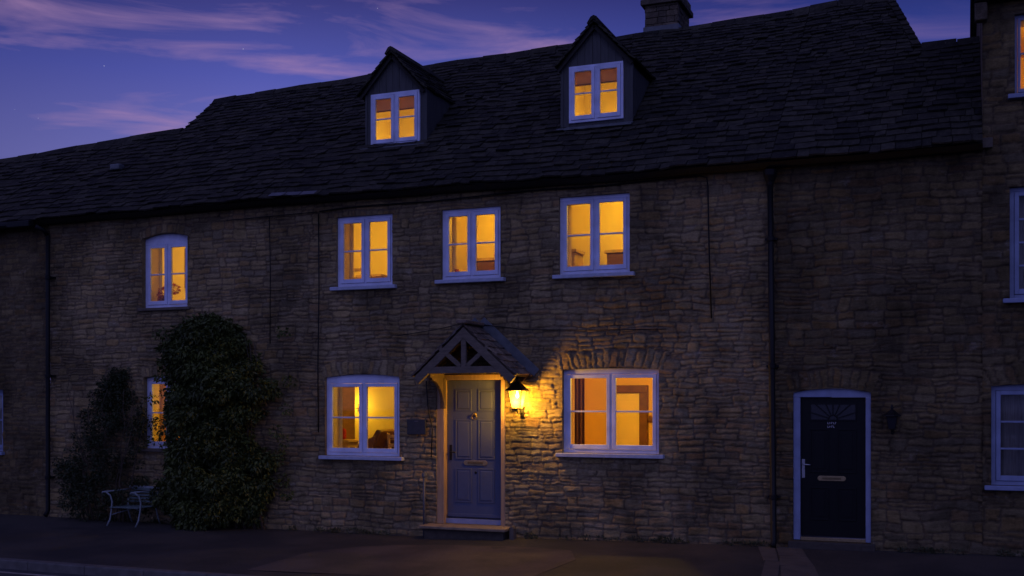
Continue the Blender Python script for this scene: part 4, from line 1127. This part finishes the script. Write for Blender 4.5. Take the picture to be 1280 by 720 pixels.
# ---- small metal bench
bn = thing('bench', 'small metal garden bench with curled arms between the two dark shrubs', 'bench', None, (-12.2, -.6, -.1))
bz = gz(-12.2, -.5); bx0, bx1, by0, by1 = -12.38, -11.82, -.60, -.20
r_ = .013
for xx in (bx0, bx1):
    o = -.06 if xx == bx0 else .0
    leg = [(xx-.03, by0-.04, bz), (xx-.005, by0, bz+.10), (xx+.012, by0+.015, bz+.24), (xx+.03, by0+.01, bz+.38), (xx+.012, by0-.01, bz+.48), (xx-.05, by0-.04, bz+.535), (xx-.10, by0-.05, bz+.535), (xx-.12, by0-.05, bz+.51)]
    rel(MB().tube(leg, r_, 8).build('front_leg', M_BENCH, None, 0, True), bn)
    leg = [(xx+.0, by1+.10, bz), (xx, by1+.05, bz+.10), (xx, by1, bz+.25), (xx, by1+.01, bz+.4), (xx, by1+.06, bz+.57)]
    rel(MB().tube(leg, r_, 8).build('back_leg', M_BENCH, None, 0, True), bn)
    rel(MB().tube([(xx-.07, by0-.045, bz+.537), (xx-.03, by0+.2, bz+.54), (xx, by1+.05, bz+.55)], r_, 8).build('arm', M_BENCH, None, 0, True), bn)
    rel(MB().tube([(xx, by0+.01, bz+.17), (xx+(.14 if xx == bx0 else -.14), (by0+by1)/2, bz+.23), (xx+(.30 if xx == bx0 else -.30), (by0+by1)/2, bz+.275)], .008, 6).build('stretcher', M_BENCH, None, 0, True), bn)
st_ = MB()
for i in range(8): yy = by0+.0+i*(by1-by0-.03)/7; st_.box(bx0, bx1, yy-.022, yy+.022, bz+.285, bz+.30)
rel(st_.build('seat', M_SEAT, None, .003), bn)
bk = MB()
for i in range(5): zz = bz+.36+i*.048; bk.bar((bx0, by1+.015+i*.010, zz), (bx1, by1+.015+i*.010, zz), .030, .012)
rel(bk.build('backrest', M_SEAT, None, .002), bn)
rel(MB().bar((bx0-.02, by1+.065, bz+.585), (bx1+.02, by1+.065, bz+.585), .035, .02).build('top_rail', M_BENCH, None, .003), bn)

# ---- climbers
def foliage(name, parent, blobs, n, m, seed, size=(.04, .085), droop=.6):
    rs = np.random.RandomState(seed)
    bl = np.array(blobs); vol = bl[:, 3]*bl[:, 5]; pr = vol/vol.sum()
    idx = rs.choice(len(bl), n, p=pr)
    d = rs.normal(size=(n, 3)); d /= np.linalg.norm(d, axis=1)[:, None]
    rad = rs.uniform(.72, 1.06, n)**.8
    c = bl[idx, :3] + d*bl[idx, 3:6]*rad[:, None]
    ok = c[:, 1] < -.02
    c = c[ok]; d = d[ok]; k = len(c); rad = rad[ok]; br = bl[idx, 6][ok]
    L_ = rs.uniform(*size, k); W_ = L_*rs.uniform(.42, .62, k)
    # leaf axis: outwards and drooping
    ax = d*.7 + rs.normal(scale=.45, size=(k, 3)); ax[:, 2] -= droop; ax /= np.linalg.norm(ax, axis=1)[:, None]
    nn = d + rs.normal(scale=.45, size=(k, 3)); nn[:, 2] += .5
    sd = np.cross(ax, nn); sd /= np.linalg.norm(sd, axis=1)[:, None]; up = np.cross(sd, ax)
    a = c; tip = c+ax*L_[:, None]; mid = c+ax*(L_*.45)[:, None]-up*(L_*.10)[:, None]*-1
    l = c+ax*(L_*.45)[:, None]+sd*(W_/2)[:, None]; r = c+ax*(L_*.45)[:, None]-sd*(W_/2)[:, None]
    m2 = c+ax*(L_*.5)[:, None]-up*(L_*.12)[:, None]
    V = np.stack([a, l, tip, r, m2], 1).reshape(-1, 3)
    base = np.arange(k)*5
    F = np.concatenate([np.stack([base, base+1, base+4], 1), np.stack([base+1, base+2, base+4], 1), np.stack([base+2, base+3, base+4], 1), np.stack([base+3, base, base+4], 1)])
    me = bpy.data.meshes.new(name); me.from_pydata(V.tolist(), [], F.tolist()); me.update()
    cc = np.clip(rs.uniform(0, .7, k)*.6+br*.6, 0, 1); cols = np.zeros((k, 5, 4)); cols[..., 0] = cc[:, None]; cols[..., 3] = 1
    attr(me, 'leaf', cols.reshape(-1, 4)); me.materials.append(m)
    o = bpy.data.objects.new(name, me); COL.objects.link(o); return o
def blobs_in(rows, seed, rmin, rmax, dens):
    """rows: (z, x left, x right, depth of growth) outline of the plant against the wall"""
    rs = random.Random(seed); out_ = []
    zs_ = [r[0] for r in rows]
    for _ in range(dens):
        z = rs.uniform(zs_[0], zs_[-1])
        for a, b in zip(rows[:-1], rows[1:]):
            if a[0] <= z <= b[0]:
                t = (z-a[0])/(b[0]-a[0]); xl = a[1]+(b[1]-a[1])*t; xr = a[2]+(b[2]-a[2])*t; dp = a[3]+(b[3]-a[3])*t; break
        r = rs.uniform(rmin, rmax)*(.6+.4*rs.random()); u = rs.random(); x = xl+r*.8+(xr-xl-1.6*r)*u
        e = math.sqrt(max(.05, 1-(2*u-1)**2)); x += .16*math.sin(z*5.3+seed)*(abs(2*u-1)**2) + rs.gauss(0, .05)
        y = -dp*e*rs.uniform(.25, 1)+.0
        out_.append((x, y, z, r*rs.uniform(.9, 1.4), r*rs.uniform(.7, 1.), r*rs.uniform(.6, .9), rs.random()))
    return out_
big = [(0.02, -11.38, -9.82, .55), (.5, -11.68, -9.69, .8), (1.0, -11.73, -9.82, .75), (1.4, -11.58, -10.02, .65), (1.75, -11.65, -9.79, .7), (2.15, -11.67, -9.57, .7), (2.5, -11.71, -9.87, .55), (2.8, -11.61, -10.02, .5), (3.05, -11.48, -10.32, .4), (3.18, -11.18, -10.57, .25)]
cs = thing('climbing_shrub', 'large dense leafy climber covering the wall from pavement to first floor', 'climbing plant', None, (-10.8, -.3, -.05))
rel(foliage('foliage', None, blobs_in(big, 3, .07, .25, 420), 52000, M_LEAF, 5, (.04, .105), .75), cs)
sm = MB(); rs = random.Random(8)
for i in range(9):
    x = -11.2+i*.17; pts = [(x, -.12, -.1)]; z = 0
    while z < 2.7: z += .35; x += rs.uniform(-.12, .12); pts.append((x, -.12-.2*math.sin(z)*.5, z))
    sm.tube(pts, [max(.006, .03-.008*k_) for k_ in range(len(pts))], 6)
rel(sm.build('stem', M_BARK, None, 0, True), cs)
stray = [(random.Random(i).uniform(-11.85, -9.3), -.1-random.Random(i+9).random()*.3, random.Random(i+5).uniform(.4, 3.2), .10, .07, .07, .6) for i in range(0, 60)]
rel(foliage('stray_shoots', None, stray, 2600, M_LEAF, 77, (.04, .08), .4), cs)
small = [(0.02, -13.85, -12.0, .5), (.4, -13.95, -12.0, .55), (.8, -13.9, -12.05, .45), (1.15, -13.75, -12.15, .35), (1.5, -13.7, -11.95, .3), (1.8, -13.45, -12.0, .25), (2.05, -13.1, -12.2, .2), (2.4, -12.9, -12.5, .15)]
ss = thing('shrub', 'smaller loose dark shrub against the wall left of the bench', 'shrub', None, (-12.9, -.3, -.08))
rel(foliage('foliage', None, blobs_in(small, 6, .05, .17, 190), 11500, M_LEAF2, 15, (.03, .065), .3), ss)
sm = MB()
for i in range(10):
    x = -13.3+i*.1; pts = [(x, -.15, -.1)]; z = 0
    while z < rs.uniform(1.2, 2.4): z += .3; x += rs.uniform(-.12, .14); pts.append((x, -.15-.12*math.sin(z), z))
    sm.tube(pts, [max(.005, .018-.003*k_) for k_ in range(len(pts))], 5)
rel(sm.build('stem', M_BARK, None, 0, True), ss)

# weeds along the foot of the walls
rs = np.random.RandomState(4); bl = []
for i in range(150):
    x = rs.uniform(-15, 1.5)
    if -7.15 < x < -5.7 or -2.3 < x < -.9: continue
    if rs.rand() < .5: bl.append((x, -.06-rs.rand()*.04, gz(x, 0)+.01, .05+.06*rs.rand(), .03, .02+.045*rs.rand(), rs.rand()))
wd = foliage('weeds', None, bl, 2600, M_WEED, 31, (.02, .05), -.5)
tag(wd, 'low weeds and moss along the foot of the stone walls', 'weeds', kind='stuff')

# ================================================================== THINGS INSIDE THE ROOMS
# arched upper window: bunch of flowers in a vase on the inner sill; picture on the wall
t = thing('flower_vase', 'vase of rust red flowers in the arched upper window', 'vase', None, (-11.9, .33, 3.43))
rel(MB().lathe((-12.07, .33, 3.435), [(.04, 0), (.06, .06), (.055, .12), (.03, .17), (.035, .2)], 14).build('vase', M_MAH, None, 0, True), t)
fl = foliage('flowers', None, [(-12.08, -.33, 3.66, .12, .09, .10, .5), (-11.90, -.33, 3.74, .09, .08, .07, .8), (-12.1, -.33, 3.56, .08, .08, .07, .2)], 700, M_FLOWER, 3, (.03, .05), .1)
for v in fl.data.vertices: v.co.y = .66+v.co.y*1.0
rel(fl, t)
t = thing('wall_picture', 'tall picture on the wall behind the arched upper window', 'picture', None, (-13.48, 2.75, 4.3))
rel(MB().box(-13.60, -13.36, 2.74, 2.795, 4.05, 4.80).build('frame', M_MAH, None, .005), t); rel(MB().box(-13.57, -13.39, 2.73, 2.739, 4.08, 4.77).build('picture', M_PALEW), t)
# chair and desk in the second upper room
def chair(x, yy, z, rot, label, m=M_PALEW):
    t = thing('chair', label, 'chair', None, (x, yy, z)); t.rotation_euler.z = rot
    P = lambda o: setattr(o, 'parent', t)
    P(MB().box(-.21, .21, -.2, .2, .43, .46).build('seat', m, None, .01))
    for a, b_ in ((-.18, -.17), (.18, -.17)): P(MB().box(a-.018, a+.018, b_-.018, b_+.018, 0, .43).build('leg', m, None, .004))
    for a in (-.18, .18): P(MB().bar((a, .17, 0), (a, .24, .95), .036, .036).build('leg', m, None, .004))
    for zz in (.62, .76, .90): P(MB().bar((-.18, .205+(zz-.62)*.12, zz), (.18, .205+(zz-.62)*.12, zz), .03, .05, (0, 0, 1)).build('back_rail', m, None, .004))
    return t
chair(-8.85, .95, 3.055, R(200), 'wooden chair seen through the upper window over the armchair room')
t = thing('desk', 'wooden desk behind the upper window over the armchair room', 'desk', None, (-8.4, 1.3, 2.75))
rel(MB().box(-8.98, -8.52, 1.15, 1.6, 3.89, 3.93).build('desk_top', M_PALEW, None, .005), t)
for xx in (-8.93, -8.57):
    for yy in (1.2, 1.55): rel(MB().box(xx-.025, xx+.025, yy-.025, yy+.025, 3.06, 3.89).build('leg', M_PALEW), t)
# room over the porch: vase, cabinet
t = thing('vase', 'small rust coloured vase on the sill of the upper window above the porch', 'vase', None, (-6.83, .36, 3.67))
rel(MB().lathe((-6.83, .36, 3.665), [(.035, 0), (.055, .05), (.05, .10), (.028, .14), (.034, .17)], 14).build('body', M_FLOWER, None, 0, True), t)
def cabinet(x0, x1, y0, y1, z0, z1, label, m=M_WOOD, m2=M_PALEW):
    t = thing('cabinet', label, 'cabinet', None, ((x0+x1)/2, y0, z0))
    rel(MB().box(x0, x1, y0, y1, z0, z1-.05).build('carcass', m, None, .006), t)
    rel(MB().box(x0-.03, x1+.03, y0-.03, y1, z1-.048, z1).build('top', m2, None, .006), t)
    k = (z1-z0-.1)/3
    for i in range(3): rel(MB().box(x0+.04, x1-.04, y0-.018, y0-.001, z0+.05+i*k, z0+.03+(i+1)*k).build('drawer', m, None, .006), t)
    return t
cabinet(-6.93, -6.45, 1.2, 1.55, 3.06, 4.10, 'wooden cabinet behind the upper window above the porch')
t = thing('vase', 'red vase standing on the cabinet in the room above the porch', 'vase', None, (-6.6, 1.35, 4.1))
rel(MB().lathe((-6.60, 1.35, 4.101), [(.03, 0), (.055, .04), (.04, .11), (.02, .14), (.028, .16)], 12).build('body', M_RED, None, 0, True), t)
cabinet(-5.50, -5.10, .62, 1.0, 3.06, 4.08, 'brown cabinet in the lower left of the upper window right of the porch', M_PALEW)
cabinet(-4.80, -4.2, 1.2, 1.6, 3.06, 4.12, 'wide chest of drawers in the lower right of the upper window right of the porch')
# ground floor left: armchair, tables, red chair, wardrobe
t = thing('armchair', 'dark high backed armchair in the ground floor window left of the blue door', 'armchair', None, (-8.6, 1.1, .46))
ac = MB().box(-8.84, -8.38, .9, 1.4, .80, .98); rel(ac.build('seat', M_MAH, None, .04), t)
rel(MB().add([(-8.86, .95, .9), (-8.66, .95, .9), (-8.40, .95, 1.44), (-8.50, .95, 1.47), (-8.86, 1.45, .9), (-8.66, 1.45, .9), (-8.38, 1.45, 1.44), (-8.48, 1.45, 1.47)], [(0,1,2,3),(7,6,5,4),(0,4,5,1),(1,5,6,2),(2,6,7,3),(3,7,4,0)]).build('backrest', M_MAH, None, .03), t)
rel(MB().add([(-8.86, .90, .9), (-8.60, .90, .9), (-8.47, .90, 1.38), (-8.80, .90, 1.24), (-8.86, .945, .9), (-8.60, .945, .9), (-8.47, .945, 1.38), (-8.80, .945, 1.24)], [(0,1,2,3),(7,6,5,4),(0,4,5,1),(1,5,6,2),(2,6,7,3),(3,7,4,0)]).build('wing', M_MAH, None, .02), t)
for xx, yy in ((-8.8, .95), (-8.42, .95), (-8.8, 1.35), (-8.42, 1.35)): rel(MB().box(xx-.025, xx+.025, yy-.025, yy+.025, .46, .80).build('leg', M_WOOD), t)
def table(x0, x1, y0, y1, z1, label, m, z0=.455):
    t = thing('side_table', label, 'table', None, ((x0+x1)/2, y0, z0))
    rel(MB().box(x0, x1, y0, y1, z1-.04, z1).build('table_top', m, None, .006), t)
    rel(MB().box(x0+.04, x1-.04, y0+.04, y1-.04, z1-.12, z1-.041).build('apron', m), t)
    for xx in (x0+.04, x1-.04):
        for yy in (y0+.04, y1-.04): rel(MB().box(xx-.022, xx+.022, yy-.022, yy+.022, z0, z1-.12).build('leg', m), t)
    return t
table(-8.56, -8.22, 1.2, 1.6, 1.30, 'dark side table right of the armchair in the left ground floor window', M_MAH)
t = thing('box', 'small dark box lying on the dark side table in the left ground floor window', 'box', None, (-8.48, 1.36, 1.3))
rel(MB().box(-8.53, -8.42, 1.30, 1.42, 1.301, 1.37).build('body', M_MAH, None, .006), t)
table(-9.30, -9.02, 1.0, 1.4, 1.29, 'pale table in the lower left of the left ground floor window', M_PALEW)
t = thing('cushion', 'red cushion standing on the pale table in the left ground floor window', 'cushion', None, (-9.2, 1.15, 1.29))
o = MB().box(-9.29, -9.16, 1.12, 1.20, 1.292, 1.47).build('cover', M_RED, None, .04); rel(o, t)
chair(-8.05, 1.15, .455, R(150), 'pale wooden chair at the lower right of the left ground floor window')
t = thing('wardrobe', 'tall brown wardrobe at the left side of the left ground floor window', 'wardrobe', None, (-9.5, 1.2, .46))
rel(MB().box(-9.75, -9.31, 1.1, 1.7, .46, 2.14).build('carcass', M_WOOD, None, .01), t); rel(MB().box(-9.78, -9.29, 1.07, 1.72, 2.14, 2.19).build('cornice', M_WOOD, None, .008), t)
# ground floor right: curtain, door and frame
cu = MB(); n = 40; vs = []
for i in range(n+1):
    xx = -5.34+.40*i/n; yy = .62+.035*math.sin(i*1.05); vs += [(xx, yy, .3), (xx, yy, 2.38)]
cu.add(vs, [(2*i, 2*i+2, 2*i+3, 2*i+1) for i in range(n)])
cur = cu.build('curtain', M_CURT, None, 0, True)
sld = cur.modifiers.new('thick', 'SOLIDIFY'); sld.thickness = .006
tag(cur, 'brown gathered curtain at the left of the right ground floor window', 'curtain')
t = thing('interior_door', 'pale panelled inner door in a brown frame behind the right ground floor window', 'door', None, (-4.5, 2.6, .1))
rel(MB().box(-5.09, -4.70, 2.62, 2.66, .11, 2.03).build('leaf', M_PLAST, None, .004), t)
for (a, b_, c, d_) in ((-5.02, -4.77, 1.05, 1.9), (-5.02, -4.77, .25, .9)): rel(MB().box(a, b_, 2.612, 2.6195, c, d_).build('door_panel', M_PLAST, None, .003), t)
rel(MB().box(-5.20, -5.095, 2.58, 2.69, .11, 2.04).box(-4.695, -4.57, 2.58, 2.69, .11, 2.04).box(-5.20, -4.57, 2.57, 2.69, 2.041, 2.16).build('door_frame', M_MAH, None, .005), t)
rel(MB().box(-4.56, -3.6, 2.60, 2.69, 1.60, 1.68).build('dresser_frame', M_MAH, None, .005), t)
